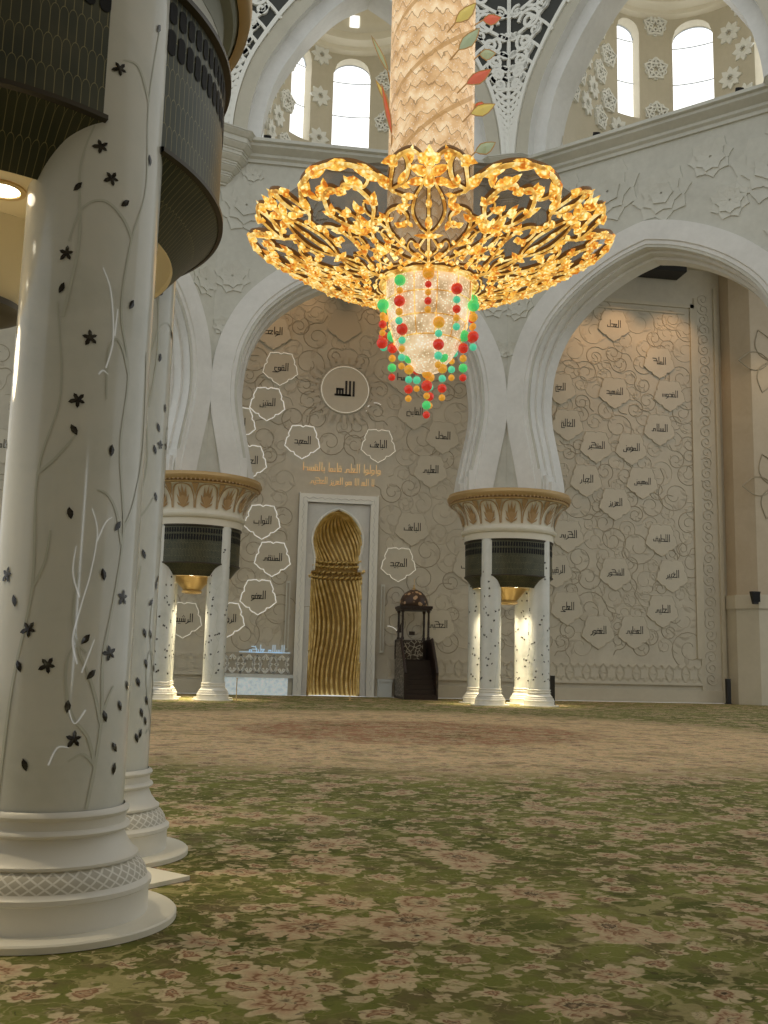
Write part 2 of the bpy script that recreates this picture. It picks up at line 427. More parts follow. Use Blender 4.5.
def wall_face(mb, S, c, half, ztop, n, flip=False, mi=0):
    """front face around an arch opening up to ztop"""
    k = len(c) // 2
    for i in range(len(c) - 1):
        sgn = 1 if i < k else -1
        a, b = c[i], c[i + 1]
        za, zb = a[1], b[1]
        if sgn > 0: mb.quad(S.P(a[0], za, n), S.P(half, za, n), S.P(half, zb, n), S.P(b[0], zb, n), mi)
        else: mb.quad(S.P(-half, za, n), S.P(a[0], za, n), S.P(b[0], zb, n), S.P(-half, zb, n), mi)
    za = c[k][1]
    mb.quad(S.P(-half, za, n), S.P(half, za, n), S.P(half, ztop, n), S.P(-half, ztop, n), mi)
HF = HS - TH * math.tan(pi / 8); HB = HS + TH * math.tan(pi / 8)

def petal_flower(mb, P, R, rot, layers, n=(8, 8, 6), thick=.042):
    """low relief flower, raised petals, on surface map P(u,v,h)"""
    for L in range(layers):
        r = R * (1 - .30 * L); k = n[L % len(n)]
        for i in range(k):
            a = rot + 2 * pi * (i + .5 * (L % 2)) / k
            w = r * sin(pi / k) * .92
            ol = [(0.06, 0), (.34, .70), (.58, 1.05), (.76, .78), (.90, .26), (1.0, 0), (.90, -.26), (.76, -.78), (.58, -1.05), (.34, -.70)]
            pts = []
            h0 = thick * (.15 + L * .7)
            for q, (x, y) in enumerate(ol):
                X = x * r; Y = y * w
                pts.append(P(X * cos(a) - Y * sin(a), X * sin(a) + Y * cos(a), h0 + thick * (1.3 * x)))
            base = []
            for q, (x, y) in enumerate(ol):
                X = x * r; Y = y * w
                base.append(P(X * cos(a) - Y * sin(a), X * sin(a) + Y * cos(a), 0.))
            ce = P(.55 * r * cos(a), .55 * r * sin(a), h0 + thick * .35)
            o = len(pts)
            mb.add(pts + base + [ce], [(i2, (i2 + 1) % o, 2 * o) for i2 in range(o)] + [(i2 + o, (i2 + 1) % o + o, (i2 + 1) % o, i2) for i2 in range(o)])

def arcade(S, side, flowers):
    mb = MB()
    outer = offset(low, 1.12)
    wall_face(mb, S, low, HF, 23.0, TH)                              # front
    wall_face(mb, S, low, HB, 23.0, -TH)
    low_i = low
    # stepped reveal
    st = [(0, TH), (0, .45), (-.14, .45), (-.14, .05), (-.26, .05), (-.26, -TH)]
    st = [(0., TH), (.0, TH)]
    wall = mb.build('wall_%s_arcade' % side, M['wallup']); struct(wall)
    mb = MB()   # archivolt and intrados of white marble, one trim piece per arch
    band(mb, S, outer, offset(low, 1.10), TH + .003, TH + .10)
    band(mb, S, offset(low, 1.10), offset(low, .30), TH + .10, TH + .10)
    band(mb, S, offset(low, .30), offset(low, .26), TH + .10, TH + .04)
    band(mb, S, offset(low, .26), offset(low, .12), TH + .04, TH + .04)
    band(mb, S, offset(low, .12), offset(low, .10), TH + .04, TH - .03)
    band(mb, S, offset(low, .10), low, TH - .03, TH - .03)
    band(mb, S, low, offset(low, -.0), TH - .03, .35)
    band(mb, S, low, offset(low, -.10), .35, .35)
    band(mb, S, offset(low, -.10), offset(low, -.10), .35, -.1)
    band(mb, S, offset(low, -.10), offset(low, -.22), -.1, -.1)
    band(mb, S, offset(low, -.22), offset(low, -.22), -.1, -TH)
    band(mb, S, offset(low, -.22), outer, -TH - .003, -TH - .003)
    for sg in (-1, 1):                                               # little stepped blocks at the springing
        for k in range(3):
            a = (4.62 + .05 - .14 * k); b = 5.35
            u0, u1 = sorted((sg * a, sg * b))
            pp = [S.P(u, z, n) for z in (8.86, 8.86 + .95 - .25 * k) for n in (-TH + .25 * k, TH + .06 - .24 * k) for u in (u0, u1)]
            mb.add(pp, [(0, 2, 3, 1), (4, 5, 7, 6), (0, 1, 5, 4), (2, 6, 7, 3), (0, 4, 6, 2), (1, 3, 7, 5)])
    tr = mb.build('trim_%s_arch' % side, M['arch'], smooth='auto'); struct(tr)
    # carved flowers in the spandrels
    for (u, z, R, rot, L) in flowers:
        mb = MB(); petal_flower(mb, lambda a, b, h: S.P(u + a, z + b, TH + h), R, rot, L)
        mb.build('carved_flower', M['relief'], wall)
    # cornice
    mb = MB()
    pr = [(0, 22.75), (.10, 22.75), (.10, 22.9), (.22, 22.98), (.22, 23.1), (.42, 23.22), (.55, 23.3), (.55, 23.42), (.70, 23.46), (.70, 23.6), (.0, 23.62), (-1.6, 23.62)]
    for i in range(len(pr) - 1):
        (d0, z0), (d1, z1) = pr[i], pr[i + 1]
        h0 = HS - (TH + d0) * math.tan(pi / 8); h1 = HS - (TH + d1) * math.tan(pi / 8)
        mb.quad(S.P(-h0, z0, TH + d0), S.P(h0, z0, TH + d0), S.P(h1, z1, TH + d1), S.P(-h1, z1, TH + d1))
    struct(mb.build('trim_%s_cornice' % side, M['wallup']))
    # upper tier
    mb = MB()
    e1 = offset(upp, .62); e2 = offset(upp, 1.22)
    wall_face(mb, S, e1, HF, 34.2, TH)
    band(mb, S, e2, e1, TH + .06, TH + .06); band(mb, S, offset(upp, 1.26), e2, TH, TH + .06)
    up = mb.build('wall_%s_upper' % side, M['beige'], smooth=False); struct(up)
    mb = MB()
    band(mb, S, e1, e1, TH + .06, .4); band(mb, S, e1, upp, .4, .4); band(mb, S, upp, upp, .4, -1.1)
    band(mb, S, upp, e2, -1.1, -1.1)
    struct(mb.build('trim_%s_upper_arch' % side, M['arch'], smooth='auto'))
    return wall

F2 = [(-1.6, 21.3, 1.45, .3, 3), (.7, 20.6, 1.25, .9, 3), (2.7, 21.6, .9, .1, 2), (4.9, 20.6, 1.5, .5, 3), (-3.6, 21.6, 1.1, 1.0, 3), (-4.2, 19.6, 1.0, .2, 2),
      (5.6, 18.0, 1.0, .7, 2), (3.4, 19.6, .8, .4, 2), (-5.4, 20.6, .8, .0, 2), (-5.75, 17.2, .75, .5, 2), (-5.95, 15.2, .45, .5, 2), (5.4, 22.0, .6, .1, 2), (-2.6, 19.6, .6, .7, 2), (-5.0, 18.3, .5, .4, 2)]
F1 = [(-5.2, 20.8, 1.3, .3, 3), (-3.9, 19.2, .8, .9, 2), (-2.6, 21.2, 1.1, .1, 3), (0, 20.8, 1.3, .5, 3), (2.6, 21.2, 1.1, .8, 3), (5.1, 20.6, 1.3, .2, 3), (-5.65, 17.6, .8, .5, 2), (-5.95, 15.4, .45, .2, 2),
      (5.65, 17.4, .8, .4, 2), (5.95, 15.2, .45, .1, 2), (4.2, 19.2, .8, .6, 2), (-5.0, 22.2, .5, .6, 2)]
arcade(SA1, 'back', F1); arcade(SA2, 'right', F2); arcade(SA0, 'left', [(-x, z, r, a, l) for x, z, r, a, l in F2[:10]])

# palmette panels on the narrow spandrel above each visible capital + corner corbels + lattice pendentives
VERT = {'back_left': V(-HS, AP, 0), 'back_right': V(HS, AP, 0), 'far_right': V(AP, HS, 0)}
for nm, v in VERT.items():
    d = -v.normalized(); u = V(-d.y, d.x, 0) * -1
    mb = MB()
    c = v + d * .55
    for k, (r, z0, z1) in enumerate([(.75, 21.6, 22.0), (1.05, 22.0, 22.4), (1.35, 22.4, 22.85), (1.65, 22.85, 23.3), (1.9, 23.3, 23.66)]):
        prof = [(r - .26, z0), (r - .26, z0 + .08), (r - .20, z0 + .10), (r - .04, z0 + .26), (r - .04, z0 + .30), (r, z0 + .31), (r, z1)]
        mb.lathe([(0.02, z0)] + prof + [(.02, z1)], (c.x, c.y, 0), 5, a0=atan2(d.y, d.x) - 1.96, a1=atan2(d.y, d.x) + 1.96)
    struct(mb.build('trim_%s_corbel' % nm, M['wallup']))

def ribbon2d(mb, pts, w, map3, h0, h1):
    """flat strip of width w along 2-D pts mapped by map3(u,v,h)"""
    n = len(pts); ws = w if isinstance(w, list) else [w] * n
    L = []; R = []
    for i in range(n):
        a = pts[max(i - 1, 0)]; b = pts[min(i + 1, n - 1)]
        tx, ty = b[0] - a[0], b[1] - a[1]; l = math.hypot(tx, ty) or 1
        nx, ny = -ty / l * ws[i] / 2, tx / l * ws[i] / 2
        L.append((pts[i][0] + nx, pts[i][1] + ny)); R.append((pts[i][0] - nx, pts[i][1] - ny))
    vs = [map3(*p, h1) for p in L] + [map3(*p, h1) for p in R] + [map3(*p, h0) for p in L] + [map3(*p, h0) for p in R]
    fs = []
    for i in range(n - 1):
        fs += [(n + i, n + i + 1, i + 1, i), (2 * n + i, i, i + 1, 2 * n + i + 1), (n + i, 3 * n + i, 3 * n + i + 1, n + i + 1)]
    fs += [(0, n, 3 * n, 2 * n), (n - 1, 3 * n - 1, 4 * n - 1, 2 * n - 1)]
    mb.add(vs, fs)
def spiral(cx, cy, r, a0, turns, k=14, tail=.12, sgn=1):
    out = []
    n = int(k * abs(turns)) + 2
    for i in range(n + 1):
        t = i / n
        rr = r * (1 - t * (1 - tail)); a = a0 + sgn * 2 * pi * turns * t
        out.append((cx + rr * cos(a), cy + rr * sin(a)))
    return out

# lattice pendentives: pierced white scrollwork over a sheet coloured like shaded openings, both sides of each corner
def ucurve(z, d):
    c = offset(upp, d)[:len(upp) // 2 + 1]
    for (a, za), (b, zb) in zip(c, c[1:]):
        if za <= z <= zb: return a + (b - a) * (z - za) / (zb - za)
    return 0.
def lattice(S, sg, nm, seed):
    rng = random.Random(seed)
    z0, z1 = 23.75, 33.6
    def edge(z): return max(.16, HF - ucurve(z, 1.34))       # free width from the corner
    mb = MB()
    m3 = lambda a, z, h: S.P(sg * (HF - a), z, TH + h)
    # dark sheet behind, shade of the openings put into its colour
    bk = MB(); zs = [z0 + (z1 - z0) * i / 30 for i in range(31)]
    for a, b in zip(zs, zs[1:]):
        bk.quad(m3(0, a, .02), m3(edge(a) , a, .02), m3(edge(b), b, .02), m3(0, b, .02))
    zs2 = [z0 + (z1 - z0) * i / 60 for i in range(61)]
    ribbon2d(mb, [(edge(z), z) for z in zs2], .17, m3, .0, .16)
    ribbon2d(mb, [(.03, z) for z in zs2], .12, m3, .0, .16)
    z = z0 + .25; k = 0
    while z < z1 - .4:
        w = edge(z); st = max(.42, w * .62)
        # leaf chevrons from the corner to the edge
        ribbon2d(mb, crom([(0, z), (w * .35, z + st * .18), (w * .75, z + st * .6), (w, z + st * 1.1)], 4), 0.160, m3, .0, .14)
        ribbon2d(mb, crom([(0, z + st * .9), (w * .4, z + st * .75), (w * .8, z + st * .2), (w, z - st * .2)], 4), 0.131, m3, .0, .13)
        if w > .8:
            r = min(w * .30, st * .42)
            ribbon2d(mb, spiral(w * .5, z + st * .45, r, 1.6 + k, 1.6, sgn=1 if k % 2 else -1), 0.145, m3, .0, .15)
            ribbon2d(mb, spiral(w * .80, z + st * .85, r * .6, .6 + k, 1.4, sgn=-1 if k % 2 else 1), 0.123, m3, .0, .14)
            ribbon2d(mb, spiral(w * .2, z + st * .9, r * .55, 2.6 - k, 1.4, sgn=1), 0.123, m3, .0, .14)
        z += st * .8; k += 1
    o = mb.build('trim_%s_lattice' % nm, M['flower']); struct(o)
    bk.build('shade_backing', M['void'], o)
lattice(SA1, -1, 'back_left', 1); lattice(SA1, 1, 'back_right', 2); lattice(SA2, -1, 'right_left', 3); lattice(SA2, 1, 'right_right', 4); lattice(SA0, 1, 'left_right', 5)

# ------------------------------------------------------------------ side domes seen through the upper arches
def plaster_flower(mb, P, R, kind, rot):
    if kind == 0:            # eight pointed petals with a pierced look
        for i in range(8):
            a = rot + i * pi / 4
            ol = [(.16, 0), (.42, .19), (.66, .24), (1., 0), (.66, -.24), (.42, -.19)]
            f = [P(R * (x * cos(a) - y * sin(a)), R * (x * sin(a) + y * cos(a)), .12) for x, y in ol]
            b = [P(R * (x * cos(a) - y * sin(a)), R * (x * sin(a) + y * cos(a)), 0) for x, y in ol]
            n = 6
            mb.add(f + b, [tuple(range(n))] + [(n + i2, n + (i2 + 1) % n, (i2 + 1) % n, i2) for i2 in range(n)])
        ringp = [(.34 * cos(a), .34 * sin(a)) for a in [2 * pi * i / 24 for i in range(25)]]
        ribbon2d(mb, [(R * x, R * y) for x, y in ringp], R * .12, P, 0, .15)
    else:                    # five pointed interlaced star
        for L, (k, r) in enumerate(((5, 1.), (5, .62))):
            pts = []
            for i in range(10):
                a = rot + i * pi / 5 + (pi / 5 if L else 0); rr = r if i % 2 == 0 else r * .72
                pts.append((R * rr * cos(a), R * rr * sin(a)))
            pts.append(pts[0]); ribbon2d(mb, pts, R * .17, P, 0, .14)
        for i in range(5):
            a = rot + i * 2 * pi / 5
            for sgn in (-1, 1):
                ribbon2d(mb, [(R * .2 * cos(a + sgn * .6), R * .2 * sin(a + sgn * .6)), (R * .86 * cos(a), R * .86 * sin(a))], R * .12, P, 0, .12)
            ribbon2d(mb, [(R * (.78 * cos(a + pi / 5) + .16 * cos(q)), R * (.78 * sin(a + pi / 5) + .16 * sin(q))) for q in [i2 * pi / 5 for i2 in range(11)]], R * .08, P, 0, .10)
win_count = [0]
def side_dome(S, nm, wins, zw0, zw1):
    RC = 4.55; TC = 4.7
    # plan curve parameter: arc length from left foot to right foot
    path = [(-RC, 1.0)] + [(-RC, 1.0 + (TC - 1.0) * i / 4) for i in range(1, 4)] + [(RC * cos(pi - pi * i / 40), TC + RC * sin(pi - pi * i / 40)) for i in range(41)] + [(RC, 1.0 + (TC - 1.0) * i / 4) for i in range(3, -1, -1)]
    def W(ang, z, h=0.):            # point on the curved wall, h inward
        if ang > pi: return S.P(-RC + h, z, -(TC - (ang - pi) * RC))
        if ang < 0: return S.P(RC - h, z, -(TC + ang * RC))
        return S.P((RC - h) * cos(ang), z, -(TC + (RC - h) * sin(ang)))
    mb = MB(); z0, z1 = 23.2, 36.2
    # straight cheeks
    for sg in (-1, 1):
        mb.quad(S.P(sg * RC, z0, -1.0), S.P(sg * RC, z0, -TC), S.P(sg * RC, z1, -TC), S.P(sg * RC, z1, -1.0))
    cuts = sorted(wins)
    def zt(x, ww):      # arched window head height over half width 1
        return zw1 - ww / 2 + ww / 2 * sqrt(max(0, 1 - x * x))
    segs = []; a = 0.
    for c, ww in cuts:
        hw = ww / 2 / RC
        segs.append((a, c - hw, None)); segs.append((c - hw, c + hw, (c, ww))); a = c + hw
    segs.append((a, pi, None))
    dep = .75
    for a0, a1, cw in segs:
        c = None
        if cw: c, ww = cw; hw = ww / 2 / RC
        n = max(1, int((a1 - a0) / .08)) if c is None else 12
        for i in range(n):
            b0 = a0 + (a1 - a0) * i / n; b1 = a0 + (a1 - a0) * (i + 1) / n
            if c is None: mb.quad(W(b0, z0), W(b1, z0), W(b1, z1), W(b0, z1))
            else:
                x0 = (b0 - c) / hw; x1 = (b1 - c) / hw
                mb.quad(W(b0, z0), W(b1, z0), W(b1, zw0), W(b0, zw0))
                mb.quad(W(b0, zt(x0, ww)), W(b1, zt(x1, ww)), W(b1, z1), W(b0, z1))
                mb.quad(W(b0, zt(x0, ww)), W(b1, zt(x1, ww)), W(b1, zt(x1, ww), -dep), W(b0, zt(x0, ww), -dep))
                mb.quad(W(b0, zw0), W(b1, zw0), W(b1, zw0, -dep), W(b0, zw0, -dep))
        if c is not None:
            for b in (a0, a1): mb.quad(W(b, zw0), W(b, zw0, -dep), W(b, zw1 - ww / 2, -dep), W(b, zw1 - ww / 2))
    drum = mb.build('wall_%s_dome' % nm, M['drum']); struct(drum)
    for c, ww in cuts:
        hw = ww / 2 / RC
        win_count[0] += 1
        pane = MB()
        n = 12
        for i in range(n):
            x0 = -1 + 2 * i / n; x1 = -1 + 2 * (i + 1) / n
            pane.quad(W(c + x0 * hw, zw0, -dep + .04), W(c + x1 * hw, zw0, -dep + .04), W(c + x1 * hw, zt(x1, ww), -dep + .04), W(c + x0 * hw, zt(x0, ww), -dep + .04))
        w = pane.build('window_%d' % win_count[0], M['window']); struct(w)
        bar = MB()
        for z in (zw0 + (zw1 - zw0) * .42, zw1 - ww / 2 - .1):
            bar.tube([W(c + x * hw, z, -dep + .1) for x in (-1, -.5, 0, .5, 1)], .035, 4)
        bar.tube([W(c + x * hw, zt(x, ww), -dep + .1) for x in [-1 + .1 * i for i in range(21)]], .06, 4)
        bar.build('window_bar', M['mullion'], w)
    # small lantern window low in the dome
    win_count[0] += 1; mb = MB(); ca = cuts[len(cuts) // 2][0]
    def Dm(a, z):
        rr_ = (RC - .8) * sqrt(max(0, 1 - ((z - 35.75) / 3.9) ** 2)) - .05
        return S.P(rr_ * cos(a), z, -(TC + rr_ * sin(a)))
    mb.quad(Dm(ca - .07, 36.0), Dm(ca + .07, 36.0), Dm(ca + .07, 36.65), Dm(ca - .07, 36.65)); struct(mb.build('window_%d' % win_count[0], M['window']))
    # flowers
    for r, z in enumerate([z0 + 5.2 + 1.22 * i for i in range(6)]):
        for i in range(-2, 16):
            a = .33 * (i + (.5 if r % 2 else 0)) + .1
            R = .62
            if a > pi + .75 or a < -.75: continue
            if any(abs(a - c) < ww / 2 / RC + .22 / RC and zw0 - .35 < z < zw1 + .2 for c, ww in cuts): continue
            mb = MB(); a_ = a; z_ = z
            plaster_flower(mb, lambda x, y, h: W(a_ - x / RC, z_ + y, h), R, (i + r) % 2, pi / 2)
            mb.build('plaster_flower', M['flower'], drum)
    # cornice ring and dome above
    mb = MB()
    cc = S.P(0, 0, -TC)
    mb.lathe([(RC + .05, 34.85), (RC - .25, 35.0), (RC - .30, 35.2), (RC - .75, 35.35), (RC - .80, 35.55), (RC - .80, 35.8)], (cc.x, cc.y, 0), 48)
    struct(mb.build('trim_%s_dome_ring' % nm, M['dome'], smooth='auto'))
    mb = MB()
    mb.lathe([(RC + .4, 35.5), (RC - .75, 35.75)] + [((RC - .8) * cos(q), 35.75 + 3.9 * sin(q)) for q in [pi / 2 * i / 10 for i in range(10)]] + [(.02, 39.66)], (cc.x, cc.y, 0), 48)
    dm = mb.build('ceiling_%s_dome' % nm, M['dome'], smooth=True); struct(dm)
    L = bpy.data.lights.new('dome_fill_' + nm, 'POINT'); L.energy = 130; L.shadow_soft_size = 1.5; L.color = (1, .97, .9)
    lo = bpy.data.objects.new('dome_fill', L); COL.objects.link(lo); lo.location = S.P(0, 31.5, -3.6)  # added fill that brightens the closed drum
side_dome(SA1, 'back', [(radians(87), 2.05), (radians(125), 1.35), (radians(44), 2.05)], 29.3, 34.7)
side_dome(SA2, 'right', [(radians(105), 2.0), (radians(148), 1.35), (radians(52), 2.0)], 29.3, 34.7)

# ------------------------------------------------------------------ column clusters
def leaf_shape(kind, s):
    if kind == 'f':
        pts = []
        for i in range(20):
            a = pi / 2 + i * 2 * pi / 20; r = s * (.40, .78, 1.08, .80)[i % 4] * (1.18 if 3 < i < 8 else (.85 if 11 < i < 16 else 1.))
            pts.append((r * cos(a), r * sin(a)))
        return pts
    return [(0, -s), (s * .42, -s * .35), (s * .48, s * .2), (s * .15, s * .75), (0, s), (-s * .35, s * .55), (-s * .45, 0), (-s * .3, -s * .5)]
def inlay_mesh(marks, r):
    mb = MB()
    for th, z, kind, s, rot in marks:
        pts = leaf_shape(kind, s); q = []
        for x, y in pts:
            X = x * cos(rot) - y * sin(rot); Y = x * sin(rot) + y * cos(rot)
            a = th + X / r; q.append((( r + .004) * cos(a), (r + .004) * sin(a), z + Y))
        c = ((r + .006) * cos(th), (r + .006) * sin(th), z)
        n = len(q); mb.add(q + [c], [(i, (i + 1) % n, n) for i in range(n)])
    return mb
SR = .435
def shaft_r(z): return SR + .02 * max(0, 1 - z / 2.)
def vine_mesh(paths, w, r):
    mb = MB()
    for p in paths:
        pts = crom(p, 6)
        n = len(pts)
        ribbon2d(mb, [(a * r, z) for a, z in pts], [w * (1 - .55 * i / n) for i in range(n)], lambda x, z, h: V((r + .002 + h) * cos(x / r), (r + .002 + h) * sin(x / r), z), 0, .0012)
    return mb
def column_parts(root, leaf_marks, vines, pearls, ztop=7.35, n=40):
    mb = MB(); mb.lathe([(SR, .68), (SR, 2.), (SR, ztop)], n=n)
    mb.build('shaft', M['column'], root, smooth=True)
    mb = MB()
    mb.lathe([(.62, .045), (.62, .20), (.635, .21), (.635, .235), (.61, .25), (.605, .262)], n=n)
    mb.lathe([(.53, .37), (.545, .38), (.545, .395), (.52, .41), (.475, .47), (.452, .52), (.452, .535), (.478, .545), (.486, .56), (.478, .575), (.456, .585), (.456, .635), (.470, .645), (.476, .66), (.470, .675), (.447, .69)], n=n)
    mb.build('base', M['basem'], root, smooth='auto')
    mb = MB(); mb.lathe([(.605, .262), (.595, .30), (.565, .345), (.53, .37)], n=n)
    f = lambda co: ((atan2(co.y, co.x) / (2 * pi)) % 1. * 44, (co.z - .262) / .054)
    class U:
        period = 44.
        def __call__(s, co): return f(co)
    mb.build('carved_band', M['band'], root, smooth=True, uvf=U())
    mb = MB(); mb.lathe([(.80, 0.), (.80, .035), (.79, .045), (.55, .045)], n=n)
    mb.build('floor_plate', M['capw'], root, smooth='auto')
    inlay_mesh(leaf_marks, SR + .002).build('leaf_inlay', M['inlay'], root)
    if vines: vine_mesh(vines, .022, SR + .001).build('vine_inlay', M['vine'], root)
    if pearls: vine_mesh(pearls, .010, SR + .003).build('pearl_inlay', M['pearl'], root)

N1 = V(-6.27, -18.80, 0); SQ = 2.1
N1_MARKS = [(-0.443, 5.87, 'l'), (-1.091, 5.43, 'f'), (-1.284, 4.86, 'f'), (-0.461, 4.9, 'l'), (-1.099, 4.66, 'f'), (-1.574, 4.57, 'l'), (-0.874, 4.52, 'l'), (-1.663, 4.12, 'f'), (-1.698, 3.89, 'l'), (-0.65, 3.86, 'l'), (-1.246, 3.58, 'f'), (-1.354, 3.17, 'f'), (-1.379, 2.98, 'l'), (-0.83, 2.88, 'l'), (-1.352, 2.46, 'l'), (-0.641, 2.41, 'l'), (-0.828, 2.1, 'l'), (-0.438, 1.97, 'f'), (-1.798, 1.75, 'f'), (-2.263, 2.08, 'f'), (-2.07, 1.92, 'l'), (-1.027, 1.7, 'l'), (-1.905, 1.53, 'l'), (-1.5, 1.54, 'f'), (-0.635, 1.62, 'f'), (-0.914, 1.49, 'l'), (-0.155, 1.42, 'l'), (-1.205, 1.3, 'l'), (-0.654, 1.24, 'l'), (-1.088, 1.11, 'f'), (-1.709, 0.96, 'l'), (-.42, 1.05, 'l'), (-.40, .92, 'l'), (-.35, 1.30, 'l')]
rng = random.Random(3)
marks = [(a - .10, z, k, .048 if k == 'f' else .04, rng.uniform(-.8, .8)) for a, z, k in N1_MARKS]
marks += [(rng.uniform(.3, 3.6), rng.uniform(.8, 5.), rng.choice('fl'), .045, rng.uniform(0, 6)) for _ in range(40)]
v1 = [[(-.95, .70), (-.86, .95), (-.80, 1.25), (-.84, 1.6), (-.70, 2.0), (-.62, 2.4), (-.78, 2.9), (-.72, 3.4), (-.92, 3.8), (-.82, 4.3), (-.60, 4.7), (-.66, 5.3), (-.50, 5.9)],
      [(-.86, .95), (-1.0, 1.12), (-1.2, 1.22), (-1.32, 1.36), (-1.36, 1.55), (-1.26, 1.66), (-1.1, 1.62)], [(-.82, 1.2), (-.92, 1.35), (-1.06, 1.5), (-1.2, 1.62), (-1.32, 1.85), (-1.28, 2.1)],
      [(-.80, 1.25), (-.7, 1.36), (-.62, 1.42)], [(-.86, .95), (-1.05, 1.02), (-1.25, .98)], [(-.64, 2.3), (-.78, 2.5), (-.95, 2.6), (-1.1, 2.62)],
      [(-.72, 3.4), (-.85, 3.55), (-.98, 3.6), (-1.08, 3.5), (-1.06, 3.2)], [(-.82, 4.3), (-1.0, 4.42), (-1.3, 4.5), (-1.6, 4.42), (-1.75, 4.2)],
      [(-1.75, 3.7), (-1.6, 4.2), (-1.66, 4.7), (-1.5, 5.0)], [(-2.2, .72), (-2.1, 1.4), (-1.9, 2.0), (-1.95, 2.7), (-1.7, 3.2), (-1.85, 3.8)], [(-1.95, 2.7), (-1.7, 2.8), (-1.45, 2.95)],
      [(-.66, 5.3), (-.9, 5.5), (-1.15, 5.5)], [(-1.9, 2.0), (-1.75, 2.15), (-1.7, 2.35)], [(-.62, 2.4), (-.4, 2.6), (-.2, 3.0), (-.3, 3.6)]]
p1 = [[(-1.22, 1.55), (-1.3, 1.7), (-1.22, 1.9), (-1.12, 2.1), (-1.06, 2.35), (-1.16, 2.5)], [(-1.06, 2.3), (-.95, 2.42), (-.85, 2.46)], [(-1.25, 1.95), (-1.36, 2.1), (-1.34, 2.26)], [(-1.06, 1.28), (-1.2, 1.2), (-1.3, 1.3)],
      [(-1.1, 3.4), (-1.02, 3.6), (-1.1, 3.9), (-1.24, 4.05)], [(-1.0, 3.62), (-.98, 3.8)], [(-1.2, 3.35), (-1.14, 3.38), (-1.06, 3.36)], [(-1.5, .96), (-1.4, 1.06), (-1.25, 1.06)], [(-1.15, 1.5), (-1.0, 1.7)]]
root = thing('marble_column', 'nearest thick white marble column with dark leaf inlay in left foreground', 'column', N1)
column_parts(root, marks, v1, p1, n=72)
rng = random.Random(8)
marks = [(rng.uniform(0, 6.28), z, rng.choice('fl'), .042, rng.uniform(-1, 1)) for z in [.85 + 4.2 * rng.random() ** 1.4 for _ in range(90)]]
marks += [(a, z, 'l', .045, .4) for a, z in ((-.55, 3.55), (-.62, 3.35), (-.5, 2.95), (-.75, 2.45), (-.6, 1.8), (-.5, 1.55), (-.7, 1.4), (-.4, 1.25), (-.55, 1.15), (-.65, .95))]
root2 = thing('marble_column', 'white marble column standing just behind the nearest column, mostly hidden by it', 'column', N1 + V(0, SQ, 0))
column_parts(root2, marks, [[(a + .9, z) for a, z in p] for p in v1], None, n=56)

# far columns share their meshes
rng = random.Random(21)
marks = [(rng.uniform(0, 6.28), 1. + 5. * rng.random() ** 1.6, rng.choice('fl'), .050, rng.uniform(-1, 1)) for _ in range(90)]
SP = {}
for nm, c in (('left', VERT['back_left']), ('right', VERT['back_right'])):
    SP[nm] = c
labels = {('left', -1, -1): 'front left column of the far cluster beside the pale lit shelf, at left',
          ('left', 1, -1): 'front right column of the far left cluster, in front of the pale lit shelf',
          ('left', -1, 1): 'back left column of the far left cluster, behind the nearest columns',
          ('left', 1, 1): 'back right column of the far cluster nearest the pale lit shelf',
          ('right', -1, -1): 'front left column of the far cluster to the right of the dark pulpit',
          ('right', 1, -1): 'brightly lit front right column of the far cluster right of the pulpit',
          ('right', -1, 1): 'back left column of the right far cluster, nearest the dark pulpit',
          ('right', 1, 1): 'back right column of the right far cluster, half hidden between the front two'}
proto = None
for (nm, sx, sy), lab in labels.items():
    loc = SP[nm] + V(sx * SQ / 2, sy * SQ / 2, 0)
    if proto is None:
        proto = thing('marble_column', lab, 'column', loc); column_parts(proto, marks, [[(a * 2., z) for a, z in p] for p in v1], None); o = proto
    else:
        o = copy_tree(proto); o.location = loc; o['label'] = lab
    o.rotation_euler = (0, 0, (sx + 2 * sy + (nm == 'left')) * 1.1)
    o['group'] = 'slim columns of the two far clusters'

